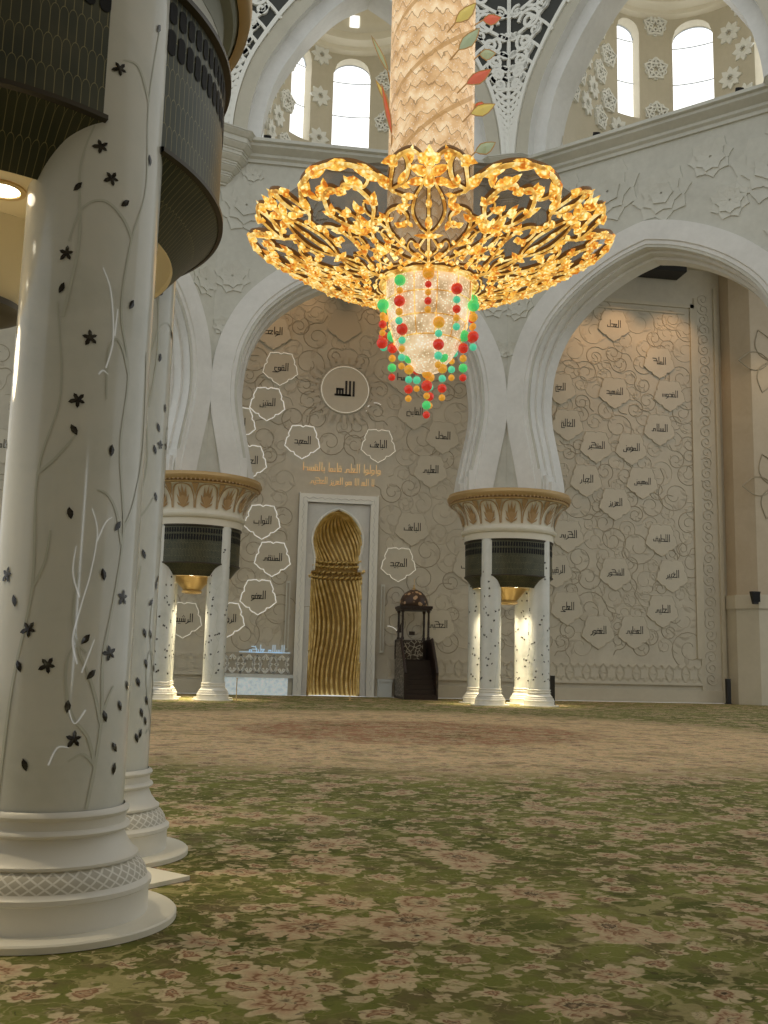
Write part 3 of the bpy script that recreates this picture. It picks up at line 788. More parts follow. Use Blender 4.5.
DR = 1.86
class GU:
    period = 200.
    def __call__(s, co): return ((atan2(co.y, co.x) / (2 * pi)) % 1. * 200, (co.z - 5.5) / .27)
def drum(loc, label, near=False):
    root = thing('grille_drum', label, 'grille drum', loc)
    rr = sqrt(2) * SQ / 2
    half = .125                                   # angular half-width left free for each column
    for k in range(4):
        a0 = -pi / 4 + k * pi / 2 + half; a1 = -pi / 4 + (k + 1) * pi / 2 - half
        mb = MB(); n = 28
        mb.lathe([(DR, 5.52), (DR, 6.2), (DR, 6.9), (DR, 7.02)], n=n, a0=a0, a1=a1)
        pn = mb.build('grille_panel', M['grille'], root, smooth=True, uvf=GU())
        mb = MB()                                 # two rows of black slots
        ns = 22
        for row, (zb, zt) in enumerate(((6.42, 6.66), (6.72, 6.92))):
            for i in range(ns):
                ac = a0 + (a1 - a0) * (i + .5 + .0 * row) / ns; w = (a1 - a0) / ns * .36; q = []
                for j in range(8):
                    b = pi * j / 7; q.append((ac + w * cos(b), zt - w * DR + w * DR * sin(b)))
                for j in range(8):
                    b = pi + pi * j / 7; q.append((ac + w * cos(b), zb + w * DR + w * DR * sin(b)))
                vs = [((DR + .006) * cos(a), (DR + .006) * sin(a), z) for a, z in q]
                mb.add(vs, [tuple(range(len(vs)))])
        mb.build('slot_rows', M['slot'], pn)
        mb = MB(); mb.lathe([(DR + .005, 5.46), (DR + .04, 5.475), (DR + .04, 5.515), (DR, 5.53)], n=n, a0=a0, a1=a1); mb.build('lower_rim', M['iron'], pn, smooth='auto')
        mb = MB(); mb.lathe([(DR, 6.98), (DR + .05, 7.0), (DR + .05, 7.05), (DR - .05, 7.06)], n=n, a0=a0, a1=a1); mb.build('upper_rim', M['iron'], pn, smooth='auto')
    mb = MB(); mb.lathe([(DR + .005, 5.47), (1.72, 5.30), (1.60, 5.12), (1.52, 5.0)], n=96)
    class G2:
        period = 200.
        def __call__(s, co): return ((atan2(co.y, co.x) / (2 * pi)) % 1. * 200, (co.z - 5.0) / .24)
    mb.build('sloping_soffit', M['grille'], root, smooth=True, uvf=G2())
    if near: mb = MB(); mb.lathe([(1.82, 7.05), (1.82, 7.62)], n=64); mb.build('collar', M['wallup'], root, smooth=True)
    mb = MB(); mb.lathe([(1.52, 5.0), (1.50, 5.03), (.82, 5.03)], n=64); mb.build('soffit', M['soffit'], root)
    mb = MB(); mb.lathe([(.82, 5.03), (.76, 4.98), (.62, 4.80), (.46, 4.62), (.38, 4.52), (.36, 4.48)], n=40)
    bowl = mb.build('lamp_bowl', M['brass'] if not near else M['soffit'], root, smooth=True)
    mb = MB(); mb.lathe([(.36, 4.48), (.41, 4.46), (.41, 4.40), (.34, 4.36), (.26, 4.34), (.02, 4.37)], n=40)
    mb.build('bowl_ring', M['iron'] if near else M['brass'], bowl, smooth='auto')
    for k in range(8):
        a = k * pi / 4 + pi / 8 * (1 if near else 0)
        mb = MB(); c = (1.20 * cos(a), 1.20 * sin(a), 0)
        mb.lathe([(.11, 5.015), (.08, 5.022), (.001, 5.022)], c, 20)
        mb.build('downlight', M['lamp'], root)
        mb = MB(); mb.lathe([(.15, 5.028), (.15, 5.01), (.115, 5.005), (.11, 5.02)], c, 20)
        mb.build('downlight_ring', M['brass'], root)
    return root
NC = N1 + V(-SQ / 2, SQ / 2, 0)
dnear = drum(NC, 'dark bronze grille drum wrapped round the nearest columns, top left', True)
dnear.scale = (1, 1, .80); dnear.location.z = .66
dl = drum(VERT['back_left'], 'dark bronze grille drum on the far cluster at the left')
dl.scale = (1, 1, .97); dr = copy_tree(dl); dr.location = VERT['back_right']; dr['label'] = 'dark bronze grille drum on the far cluster right of the pulpit'

def capital(loc, label, vis=True):
    root = thing('column_capital', label, 'capital', loc)
    mb = MB(); n = 80
    mb.lathe([(1.80, 7.05), (1.92, 7.06), (1.92, 7.34), (2.0, 7.36), (2.06, 7.44), (2.06, 7.5), (1.98, 7.56), (1.94, 7.62), (1.94, 7.68)], n=n)
    mb.build('architrave', M['capw'], root, smooth='auto')
    prof = crom([(1.94, 7.66), (1.99, 7.95), (2.10, 8.25), (2.30, 8.55), (2.46, 8.66)], 5)
    mb = MB(); mb.lathe(prof, n=n); bell = mb.build('bell', M['capw'], root, smooth=True)
    mb = MB(); mb.lathe([(2.46, 8.66), (2.54, 8.68), (2.56, 8.74), (2.50, 8.78), (2.60, 8.80), (2.66, 8.88), (2.68, 8.98), (2.62, 9.06), (2.62, 9.12), (1.2, 9.15)], n=n)
    mb.build('rim', M['caprim'], root, smooth='auto')
    def onbell(a, t, h):
        i = min(int(t * (len(prof) - 1)), len(prof) - 2); f = t * (len(prof) - 1) - i
        r = prof[i][0] * (1 - f) + prof[i + 1][0] * f; z = prof[i][1] * (1 - f) + prof[i + 1][1] * f
        return V((r + h) * cos(a), (r + h) * sin(a), z)
    mb = MB(); K = 14; st = 2 * pi / K
    m3 = lambda x, t, h: onbell(x, t, h)
    for k in range(K):
        a = k * st
        # arch ring and fan of leaves
        ar = [(a + st * .5 * cos(q), .06 + .86 * sin(q) ** .8) for q in [pi * i / 16 for i in range(17)]]
        n_ = len(ar)
        vo = [onbell(x, t_, .03) for x, t_ in ar]; vi = [onbell(a + (x - a) * .90, .06 + (t_ - .06) * .93, .03) for x, t_ in ar]
        mb.add(vo + vi, [(i, i + 1, n_ + i + 1, n_ + i) for i in range(n_ - 1)])
        for j, (ang, L) in enumerate(((0, .80), (.36, .74), (-.36, .74), (.78, .62), (-.78, .62), (1.2, .50), (-1.2, .50))):
            sx, ct = sin(ang) * L * st * .60, cos(ang) * L
            w = st * .075
            mb.add([onbell(a, .06, .035), onbell(a + sx * .55 - w, .06 + ct * .5, .04), onbell(a + sx, .06 + ct, .045), onbell(a + sx * .55 + w, .06 + ct * .5, .04)], [(0, 1, 2, 3)])
        x = a + st / 2                               # dart between arches
        mb.add([onbell(x, .45, .03), onbell(x - st * .12, .95, .03), onbell(x + st * .12, .95, .03)], [(0, 1, 2)])
    mb.build('leaf_ornament', M['capleaf'], bell)
    mb = MB()
    for k in range(96):
        a = 2 * pi * k / 96; c = V(2.585 * cos(a), 2.585 * sin(a), 8.79)
        mb.box(-.03, .03, -.03, .03, -.035, .035, M=Matrix.Translation(c) @ Matrix.Rotation(a, 4, 'Z'))
    mb.build('bead_row', M['capleaf'], root)
    return root
cl = capital(VERT['back_left'], 'gilded palm leaf capital on the far cluster at the left')
cl.scale = (1, 1, .97); cr = copy_tree(cl); cr.location = VERT['back_right']; cr['label'] = 'gilded palm leaf capital on the far cluster right of the pulpit'
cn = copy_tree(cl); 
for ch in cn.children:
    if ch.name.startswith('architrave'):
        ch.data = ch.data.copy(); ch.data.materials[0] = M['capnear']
mb = MB(); mb.lathe([(2.05, 7.40), (2.14, 7.42), (2.16, 7.52), (2.10, 7.60), (2.02, 7.62)], n=80); mb.build('gold_moulding', M['caprim'], cn, smooth=True)
cn.scale = (.95, .95, .97); cn.location = NC + V(0, 0, -.33); cn['label'] = 'gilded capital edge above the nearest grille drum, top left corner'
# square lobed plate under the near cluster
mb = MB(); q = [NC + V(1.9 * cos(k * pi / 2), 1.9 * sin(k * pi / 2), 0) for k in range(4)]
mb.poly_ext(q, V(0, 0, 1), 0.0, .03)
tag(mb.build('floor_plate', M['capw']), 'white corner plate on carpet between the two nearest column bases', 'floor plate')
# wall mass resting on the near capital
mb = MB()
mb.lathe([(1.7, 8.25), (1.7, 14.9)], (NC.x, NC.y, 0), 8, capt=True)
struct(mb.build('wall_near_pier', M['arch']))

# ------------------------------------------------------------------ floor and carpet
mb = MB(); mb.quad(V(-45, -45, -.03), V(45, -45, -.03), V(45, 23, -.03), V(-45, 23, -.03)); struct(mb.build('floor', M['edge']))
mb = MB(); mb.box(-32, 32, -32, 22.55, -.03, -.003); tag(mb.build('carpet', M['carpet']), 'hand woven green and beige floral carpet covering the whole hall floor', 'carpet')

# ------------------------------------------------------------------ qibla wall
QY = 22.8
qw = MB(); qw.quad(V(-26, QY + .0, 0), V(-1.35, QY, 0), V(-1.35, QY, 10), V(-26, QY, 10)); qw.quad(V(1.35, QY, 0), V(26, QY, 0), V(26, QY, 10), V(1.35, QY, 10)); qw.quad(V(-26, QY, 10), V(26, QY, 10), V(26, QY, 24), V(-26, QY, 24))
qw.quad(V(-1.35, QY, 9.55), V(1.35, QY, 9.55), V(1.35, QY, 10), V(-1.35, QY, 10))
QW = struct(qw.build('wall_back', M['qibla']))
Q3 = lambda x, z, h: V(x, QY - h, z)

MED = [(14.25, 19.56, 'العدل', 0), (16.75, 17.72, 'الملك', 0), (14.25, 15.91, 'الشهيد', 0), (17.3, 15.96, 'القدوس', 0), (11.3, 15.94, 'الحق', 0), (11.7, 14.04, 'الخالق', 0), (16.7, 14.08, 'السلام', 0),
       (13.22, 12.97, 'المتكبر', 0), (15.13, 12.97, 'المؤمن', 0), (12.68, 11.17, 'الجبار', 0), (15.71, 11.21, 'المهيمن', 0), (14.23, 10.03, 'العزيز', 0), (11.7, 8.26, 'الكريم', 0), (16.7, 8.27, 'اللطيف', 0),
       (11.07, 6.46, 'الرقيب', 0), (14.2, 6.43, 'الشكور', 0), (17.26, 6.44, 'الخبير', 0), (11.64, 4.61, 'العلي', 0), (16.7, 4.63, 'الحليم', 0), (13.26, 3.47, 'الغفور', 0), (15.17, 3.52, 'العظيم', 0),
       (-3.55, 17.8, 'الواحد', 0), (-3.15, 15.97, 'القوي', 1), (-3.72, 14.14, 'المتين', 2), (-5.11, 13.05, 'الولي', 2), (-4.49, 11.19, 'الحميد', 2), (-1.93, 12.33, 'المعيد', 2), (1.85, 12.35, 'الباعث', 1),
       (3.15, 15.89, 'الباسط', 0), (3.65, 14.14, 'القابض', 0), (5.13, 12.98, 'المذل', 0), (4.53, 11.22, 'العليم', 0), (3.65, 8.26, 'الباعث', 0), (3.0, 6.46, 'المجيد', 1), (5.04, 3.52, 'الحكيم', 0),
       (6.6, 6.48, 'المجيب', 0), (8.47, 5.26, 'المقيت', 0), (-3.72, 8.27, 'التواب', 2), (-3.16, 6.49, 'المنتقم', 2), (-3.76, 4.64, 'العفو', 2), (-5.22, 3.5, 'الرؤوف', 2), (-7.22, 3.44, 'الرشيد', 1), (-15.89, 11.32, 'الظاهر', 0), (-.02, 18.44, '', 3)]

# square kufic pen strokes: x runs leftward from the letter's right edge, unit = pen width
def G(*lines, w=2., j=True, dots=()): return (lines, w, j, dots)
UPD = lambda n, x, y: [(x + 1.3 * i, y) for i in range(n)]
def tooth(h=2.6): return [(.5, 0), (.5, h)]
def boxl(w=2.2, h=2.8, x=.4): return [(x, 0), (x, h), (x + w, h), (x + w, 0)]
GL = {
 'ا': G([(.5, 0), (.5, 7)], w=1.9, j=False), 'أ': G([(.5, 0), (.5, 7)], w=1.9, j=False), 'ل': G([(.5, 0), (.5, 7)], w=1.9),
 'ب': G(tooth(), w=1.9, dots=[(.5, -1.6)]), 'ت': G(tooth(), w=1.9, dots=[(.0, 4.2), (1.3, 4.2)]), 'ث': G(tooth(), w=1.9, dots=[(-.4, 4.2), (.9, 4.2), (.25, 5.4)]),
 'ن': G(tooth(), w=1.9, dots=[(.5, 4.2)]), 'ي': G(tooth(), w=1.9, dots=[(0, -1.6), (1.3, -1.6)]), 'ئ': G(tooth(), w=1.9),
 'ج': G([(.3, 3.3), (3.4, 3.3)], [(.3, 3.3), (2.6, 0)], w=3.6, dots=[(1.6, -1.6)]), 'ح': G([(.3, 3.3), (3.4, 3.3)], [(.3, 3.3), (2.6, 0)], w=3.6), 'خ': G([(.3, 3.3), (3.4, 3.3)], [(.3, 3.3), (2.6, 0)], w=3.6, dots=[(1.6, 4.8)]),
 'د': G([(.4, 0), (.4, 3.), (2.8, 3.)], [(.4, 0), (3., 0)], w=3.6, j=False), 'ذ': G([(.4, 0), (.4, 3.), (2.8, 3.)], [(.4, 0), (3., 0)], w=3.6, j=False, dots=[(1.4, 4.4)]),
 'ر': G([(.4, 1.8), (.4, -.6), (2.2, -1.8)], w=2.6, j=False), 'ز': G([(.4, 1.8), (.4, -.6), (2.2, -1.8)], w=2.6, j=False, dots=[(.6, 3.4)]),
 'س': G(tooth(), [(2., 0), (2., 2.6)], [(3.5, 0), (3.5, 2.6)], w=4.8), 'ش': G(tooth(), [(2., 0), (2., 2.6)], [(3.5, 0), (3.5, 2.6)], w=4.8, dots=[(1.2, 4.2), (2.6, 4.2), (1.9, 5.4)]),
 'ص': G(boxl(4., 2.4), w=5.2), 'ض': G(boxl(4., 2.4), w=5.2, dots=[(2.2, 4.)]), 'ط': G(boxl(3.6, 2.4), [(4., 0), (4., 6.6)], w=5.), 'ظ': G(boxl(3.6, 2.4), [(4., 0), (4., 6.6)], w=5., dots=[(2., 4.2)]),
 'ع': G([(.3, 3.), (2.7, 3.), (1.5, .2), (.3, 3.)], w=3.1), 'غ': G([(.3, 3.), (2.7, 3.), (1.5, .2), (.3, 3.)], w=3.1, dots=[(1.5, 4.6)]),
 'ف': G(boxl(2., 3.), w=3.2, dots=[(1.4, 4.6)]), 'ق': G(boxl(2., 3.), w=3.2, dots=[(.8, 4.6), (2.1, 4.6)]),
 'ك': G([(.4, 0), (.4, 3.), (4., 3.)], [(.4, 3.), (1.8, 5.6), (5., 5.6)], w=4.8), 'م': G(boxl(1.9, 2.2), w=3.1),
 'ه': G(boxl(2.8, 3.), [(1.8, 0), (1.8, 3.)], w=4.), 'و': G([(2.4, .2), (2.4, 2.6), (.4, 2.6), (.4, -.4), (2.8, -1.9)], [(.4, .2), (2.4, .2)], w=3.2, j=False), 'ؤ': G([(2.4, .2), (2.4, 2.6), (.4, 2.6), (.4, -.4), (2.8, -1.9)], [(.4, .2), (2.4, .2)], w=3.2, j=False, dots=[(1.3, 4.)]),
}
FINAL = {'ل': ([[(.5, 7), (.5, 0), (3.4, 0), (3.4, 1.6)]], 4.), 'ب': ([[(.5, 2.4), (.5, 0), (5, 0), (5, 2.)]], 5.6), 'ت': ([[(.5, 2.4), (.5, 0), (5, 0), (5, 2.)]], 5.6), 'ث': ([[(.5, 2.4), (.5, 0), (5, 0), (5, 2.)]], 5.6),
         'ن': ([[(.5, 2.), (.5, -1.8), (3.4, -1.8), (3.4, 0)]], 4.), 'ي': ([[(.5, 2.6), (2.6, 2.6), (2.6, 0), (.2, -1.9), (4.2, -1.9)]], 4.6), 'ق': ([[(.4, 0), (.4, 3), (2.4, 3), (2.4, -1.8), (-.6, -1.8)]], 3.2),
         'م': ([[(.4, 0), (.4, 2.2), (2.3, 2.2), (2.3, 0)], [(2.3, 0), (4., -.2)]], 4.4), 'ك': ([[(.4, 0), (.4, 3.), (4., 3.)], [(.4, 3.), (1.8, 5.6), (5., 5.6)]], 5.2), 'ط': ([[(.4, 0), (.4, 2.4), (4., 2.4), (4., 0)], [(4., 0), (4., 6.6)]], 5.2),
         'ف': ([[(.4, 0), (.4, 3), (2.4, 3), (2.4, 0)], [(2.4, 0), (5., 0), (5., 1.8)]], 5.6), 'ض': ([[(.4, 0), (.4, 2.4), (4.4, 2.4), (4.4, -1.6), (1.5, -1.6)]], 5.)}
def kufic(word):
    """returns pen strokes ((x0,y0),(x1,y1)) with x growing leftward, and total width"""
    S = []; D = []; x = 0.; prev_join = False
    for i, ch in enumerate(word):
        if ch == ' ': x += 2.2; prev_join = False; continue
        lines, w, j, dots = GL[ch]; last = i == len(word) - 1 or word[i + 1] == ' '
        if last and ch in FINAL: lines, w = FINAL[ch]
        for ln in lines:
            for a, b in zip(ln, ln[1:]): S.append(((x + a[0], a[1]), (x + b[0], b[1])))
        if prev_join: S.append(((x - .6, 0), (x + .5, 0)))
        if j and not last: S.append(((x + .3, 0), (x + w, 0)))
        elif ch in 'عغحجخه' and last: S.append(((x + .3, 0), (x + w, 0)))
        D += [(x + a, b) for a, b in dots]
        prev_join = j and not last; x += w
    return S, D, x
def write(mb, word, cx, cz, width, P, h0=.0, h1=.03, maxu=.085, pen=1.0):
    S, D, w = kufic(word); u = min(width / max(w, 1), maxu)
    X = lambda x: cx + w * u / 2 - x * u
    Y = lambda y: cz + (y - 2.4) * u
    for (x0, y0), (x1, y1) in S:
        a = (X(x0), Y(y0)); b = (X(x1), Y(y1)); dx, dy = b[0] - a[0], b[1] - a[1]; L = math.hypot(dx, dy) or 1e-6
        ex, ey = dx / L * u * pen / 2, dy / L * u * pen / 2; nx, ny = -ey, ex
        q = [(a[0] - ex + nx, a[1] - ey + ny), (a[0] - ex - nx, a[1] - ey - ny), (b[0] + ex - nx, b[1] + ey - ny), (b[0] + ex + nx, b[1] + ey + ny)]
        mb.add([P(*p, h1) for p in q], [(0, 1, 2, 3)])
    for x, y in D:
        q = [(X(x) + .5 * u * cos(k * pi / 2), Y(y) + .5 * u * sin(k * pi / 2) * 1.1) for k in range(4)]
        mb.add([P(*p, h1) for p in q], [(0, 1, 2, 3)])

def star5(cx, cz, R=.91):
    pts = []
    tips = [(-90 + 72 * i) for i in range(5)]
    rs = [1., .915, .885, .86, .77, .86, .885, .915]
    for i in range(5):
        for j, r in enumerate(rs):
            a = radians(tips[i] + 72 * j / 8.); 
            pts.append((cx + R * r * cos(a), cz + R * r * sin(a)))
    return pts
def where(x, z):
    return ''
MLAB = {
 (14.25, 19.56): 'topmost star medallion on the wall seen through the right arch', (16.75, 17.72): 'star medallion at upper right of right arch wall, second from top', (14.25, 15.91): 'star medallion below the topmost one in the right arch',
 (17.3, 15.96): 'rightmost star medallion in the upper half of the right arch wall', (11.3, 15.94): 'star medallion cut by the left edge of the right arch', (11.7, 14.04): 'star medallion low on the left edge of the right arch opening', (16.7, 14.08): 'star medallion under the rightmost upper one in the right arch'}
for i, (x, z, w, lit) in enumerate(MED):
    side = 'right arch wall' if x > 9 else ('wall left of the golden niche' if x < -1 else 'wall right of the golden niche')
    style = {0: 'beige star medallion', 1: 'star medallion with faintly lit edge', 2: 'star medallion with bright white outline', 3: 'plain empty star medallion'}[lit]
    if w: lab = '%s lettered %s in black, %s' % (style, w, side)
    else: lab = 'plain brown star medallion above the round emblem over the golden niche'
    if w == 'الباعث' and z > 10: lab = 'faintly edged star medallion lettered الباعث, above right of the gold inscription'
    if w == 'الباعث' and z < 10: lab = 'beige star medallion lettered الباعث, above right of the dark pulpit'
    if w == 'الظاهر': lab = 'star medallion lettered الظاهر at far left edge beside the nearest column'
    root = thing('star_medallion', lab, 'wall medallion', (x, QY - .034, z), 0, 'star shaped medallions on the back wall')
    L3 = lambda a, b, h: V(a, -h, b)
    pts = star5(0, 0)
    mb = MB(); n = len(pts)
    f = [L3(a, b, .014) for a, b in pts]; bk = [L3(a * 1.03, b * 1.03, 0.) for a, b in pts]
    mb.add(f + bk + [L3(0, 0, .014)], [(k, (k + 1) % n, 2 * n) for k in range(n)] + [(k, n + k, n + (k + 1) % n, (k + 1) % n) for k in range(n)])
    mb.build('plate', M['qflower'] if lit != 3 else M['qscroll'], root)
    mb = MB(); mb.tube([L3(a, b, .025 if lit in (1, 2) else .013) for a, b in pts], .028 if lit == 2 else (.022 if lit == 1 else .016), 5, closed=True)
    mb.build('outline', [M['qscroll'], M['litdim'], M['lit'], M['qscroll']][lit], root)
    if w:
        mb = MB(); write(mb, w, 0, 0, .92, L3, h1=.022, maxu=.053, pen=.76); mb.build('lettering', M['ink'], root)

# round emblem over the niche
root = thing('round_emblem', 'round sunburst emblem with black lettering high above the golden niche', 'wall emblem', (.1, QY - .034, 15.06))
L3 = lambda a, b, h: V(a, -h, b)
mb = MB(); n = 48
mb.add([L3(1.22 * cos(2 * pi * k / n), 1.22 * sin(2 * pi * k / n), .05) for k in range(n)] + [L3(1.26 * cos(2 * pi * k / n), 1.26 * sin(2 * pi * k / n), 0) for k in range(n)], [tuple(range(n))] + [(k, n + k, n + (k + 1) % n, (k + 1) % n) for k in range(n)])
mb.build('disc', M['qflower'], root)
mb = MB(); mb.tube([L3(1.18 * cos(2 * pi * k / 60), 1.18 * sin(2 * pi * k / 60), .06) for k in range(60)], .016, 4, closed=True); mb.build('ring', M['litdim'], root)
mb = MB()
for k in range(28):
    a = 2 * pi * k / 28
    ol = [(1.32, -.07), (1.32, .07), (1.55, .11), (1.78, 0), (1.55, -.11)]
    if k % 2: ol = [(1.3 + (x - 1.32) * 1.45, y) for x, y in ol]
    q = [L3(x * cos(a) - y * sin(a), x * sin(a) + y * cos(a), .05) for x, y in ol]; mb.add(q, [(0, 1, 2, 3, 4)])
mb.build('rays', M['qscroll'], root)
mb = MB(); write(mb, 'الله', 0, -.05, 1.0, L3, h1=.07, maxu=.098, pen=1.05); mb.build('lettering', M['ink'], root)

# gold inscription above the niche
root = thing('gold_inscription', 'two line gold inscription on the wall just above the golden niche', 'wall inscription', (0, QY, 10.75))
mb = MB(); write(mb, 'واولوا العلم قائما بالقسط', .05, .28, 3.9, L3, h1=.05, maxu=.066, pen=.62); write(mb, 'لا اله الا هو العزيز الحكيم', .1, -.38, 3.2, L3, h1=.05, maxu=.062, pen=.62)
mb.build('lettering', M['gold'], root)

# scrolling vine relief on the wall, kept clear of medallions
def scrolls(seed, n, x0, x1, z0, z1, extra=()):
    rng = random.Random(seed); cs = []
    for _ in range(14000):
        if len(cs) >= n: break
        x = rng.uniform(x0, x1); z = rng.uniform(z0, z1); r = rng.uniform(.42, 1.05)
        if any(math.hypot(x - a, z - b) < r * .35 + .72 for a, b, w, l in MED): continue
        if math.hypot(x - .1, z - 15.06) < r * .6 + 1.5: continue
        if -2.6 < x < 2.6 and z < 11.7: continue
        if any(math.hypot(x - a, z - b) < (r + c) * .66 for a, b, c in cs): continue
        cs.append((x, z, r))
    return cs
cs = scrolls(5, 600, -9.5, 9.2, 2.7, 20.3) + scrolls(6, 320, 10.2, 18.4, 2.7, 20.3) + scrolls(9, 60, -18.4, -10.5, 2.7, 20.3)
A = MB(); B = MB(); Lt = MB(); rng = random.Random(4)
for i, (x, z, r) in enumerate(cs):
    sg = rng.choice((-1, 1)); a0 = rng.uniform(0, 6.28)
    sp = spiral(x, z, r, a0, 1.55, 16, .2, sg)
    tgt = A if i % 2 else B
    n_ = len(sp)
    tgt.tube([Q3(a, b, .004) for a, b in sp], [.024 * (1 - .4 * k / n_) for k in range(n_)], 5)
    # tail joining the next scroll
    tl = [(x + r * cos(a0), z + r * sin(a0))]
    d = a0 - sg * pi / 2
    tl += [(tl[0][0] + .5 * r * cos(d), tl[0][1] + .5 * r * sin(d)), (tl[0][0] + 1.0 * r * cos(d + .5 * sg), tl[0][1] + 1.0 * r * sin(d + .5 * sg))]
    if not any(math.hypot(p[0] - a, p[1] - b) < (1.3 if i_ == -1 else .0) for p in tl for i_, (a, b) in [(-1, (.1, 15.06))] + [(0, (m_[0], m_[1])) for m_ in MED]): tgt.tube([Q3(a, b, .004) for a, b in crom(tl, 5)], .022, 5)
    for _ in range(4):
        a = rng.uniform(0, 6.28); c = (x + r * .6 * cos(a), z + r * .6 * sin(a)); q = []
        b = rng.uniform(0, 6.28); s = r * rng.uniform(.22, .36)
        for (px, py) in leaf_shape('l', s): q.append(Q3(c[0] + px * cos(b) - py * sin(b), c[1] + px * sin(b) + py * cos(b), .004))
        A.add(q + [Q3(c[0], c[1], .026)], [(k, (k + 1) % 8, 8) for k in range(8)])
    if rng.random() < .25 and z < 15 and not any(math.hypot(x - a, z - b) < r * 1.1 + .95 for a, b, w, l in MED):
        arc = spiral(x, z, r * 1.08, rng.uniform(0, 6.28), rng.uniform(.18, .45), 26, .75, sg)
        Lt.tube([Q3(a, b, .06) for a, b in arc], .018, 4)
A.build('carved_scrollwork', M['qscroll'], QW); B.build('shadow_painted_scrollwork', M['qscroll2'], QW); Lt.build('lit_scroll_lines', M['lit'], QW)

# panel frames around the two ornamental fields, with patterned borders
def frame_trim(nm, x0, x1):
    mb = MB()
    mb.box(x0, x0 + .22, QY - .10, QY, 2.2, 21.0); mb.box(x1 - .22, x1, QY - .10, QY, 2.2, 21.0); mb.box(x0, x1, QY - .10, QY, 20.8, 21.0)
    mb.box(x0 + .5, x1 - .5, QY - .07, QY, 20.45, 20.55)
    o = struct(mb.build('trim_%s_panel' % nm, M['frame']))
    b2 = MB()
    for xx in ([x1 + .55] if x1 > 15 else [x0 - .55]):
        z = 1.2; k = 0
        while z < 21.4:
            b2.tube([Q3(a, b, .02) for a, b in spiral(xx, z, .34, k * 1.7, 1.4, 12, .2, 1 if k % 2 else -1)], .018, 4); z += .56; k += 1
    b2.build('border_scrollwork', M['qscroll'], o)
    return o
frame_trim('right', 10.0, 18.75); frame_trim('left', -18.75, -10.)
mb = MB(); mb.box(19.85, 20.05, QY - .14, QY, 0, 22); mb.box(18.75, 18.95, QY - .06, QY, .6, 21.4); struct(mb.build('trim_right_recess', M['frame']))
mb = MB(); mb.box(-26, -2.0, QY - .10, QY, 0, .62); struct(mb.build('baseboard_back_left', M['frame']))
mb = MB(); mb.box(2.0, 20, QY - .10, QY, 0, .62); struct(mb.build('baseboard_back_right', M['frame']))

# right pier with outlined flowers and a ledge
mb = MB()
PX = 20.25
pl = [V(PX, QY, 0), V(PX, QY - 1.0, 0), V(PX + .75, QY - 1.75, 0), V(PX + 7, QY - 1.75, 0), V(PX + 7, QY, 0)]
mb.poly_ext(list(reversed(pl)), V(0, 0, 1), 0, 23)
pier = struct(mb.build('wall_right_pier', M['pier']))
mb = MB()
q = [V(PX - .12, QY, 0), V(PX - .12, QY - 1.05, 0), V(PX + .70, QY - 1.9, 0), V(PX + 7, QY - 1.9, 0), V(PX + 7, QY, 0)]
mb.poly_ext(list(reversed(q)), V(0, 0, 1), 4.75, 5.45); struct(mb.build('trim_right_ledge', M['frame']))
mb = MB(); q = [V(PX - .06, QY, 0), V(PX - .06, QY - 1.02, 0), V(PX + .72, QY - 1.82, 0), V(PX + 7, QY - 1.82, 0), V(PX + 7, QY, 0)]
mb.poly_ext(list(reversed(q)), V(0, 0, 1), 0, 4.75); struct(mb.build('trim_right_plinth', M['frame']))
PF = lambda x, z, h: V(x, QY - 1.75 - h, z)
for cx, cz in ((22.05, 17.6), (22.05, 11.0)):
    mb = MB()
    for i in range(5):
        a = pi / 2 + i * 2 * pi / 5 + .35
        L = [(0, 0), (.5, .42), (1.1, .45), (1.75, 0)]; q = crom(L, 6)
        for sg in (1, -1): mb.tube([PF(cx + x * cos(a) - sg * y * sin(a), cz + x * sin(a) + sg * y * cos(a), .02) for x, y in q], .03, 4)
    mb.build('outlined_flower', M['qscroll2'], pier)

# aisle ceiling and the dark lamp box above the wall
mb = MB(); mb.quad(V(-26, 17.5, 23.0), V(26, 17.5, 23.0), V(26, QY, 23.0), V(-26, QY, 23.0)); struct(mb.build('ceiling', M['qibla']))
mb = MB(); mb.box(14.6, 17.8, 21.5, 22.70, 22.3, 23.0); tag(mb.build('ceiling_lamp_recess', M['black']), 'black lighting recess at the top of the wall in the right arch', 'lamp recess')  # solid black box, the recess shade is put into its colour

# slim light slots flanking the niche
for x, lab in ((-2.35, 'slim grey wall light strip left of the golden niche'), (2.25, 'slim grey wall light strip right of the golden niche')):
    mb = MB(); mb.box(x - .10, x + .10, QY - .15, QY - .075, 2.1, 5.4); o = mb.build('light_strip', M['relief']); tag(o, lab, 'wall light')
    mb = MB(); mb.box(x - .05, x + .05, QY - .156, QY - .15, 2.2, 5.3); mb.build('diffuser', M['screenback'], o)

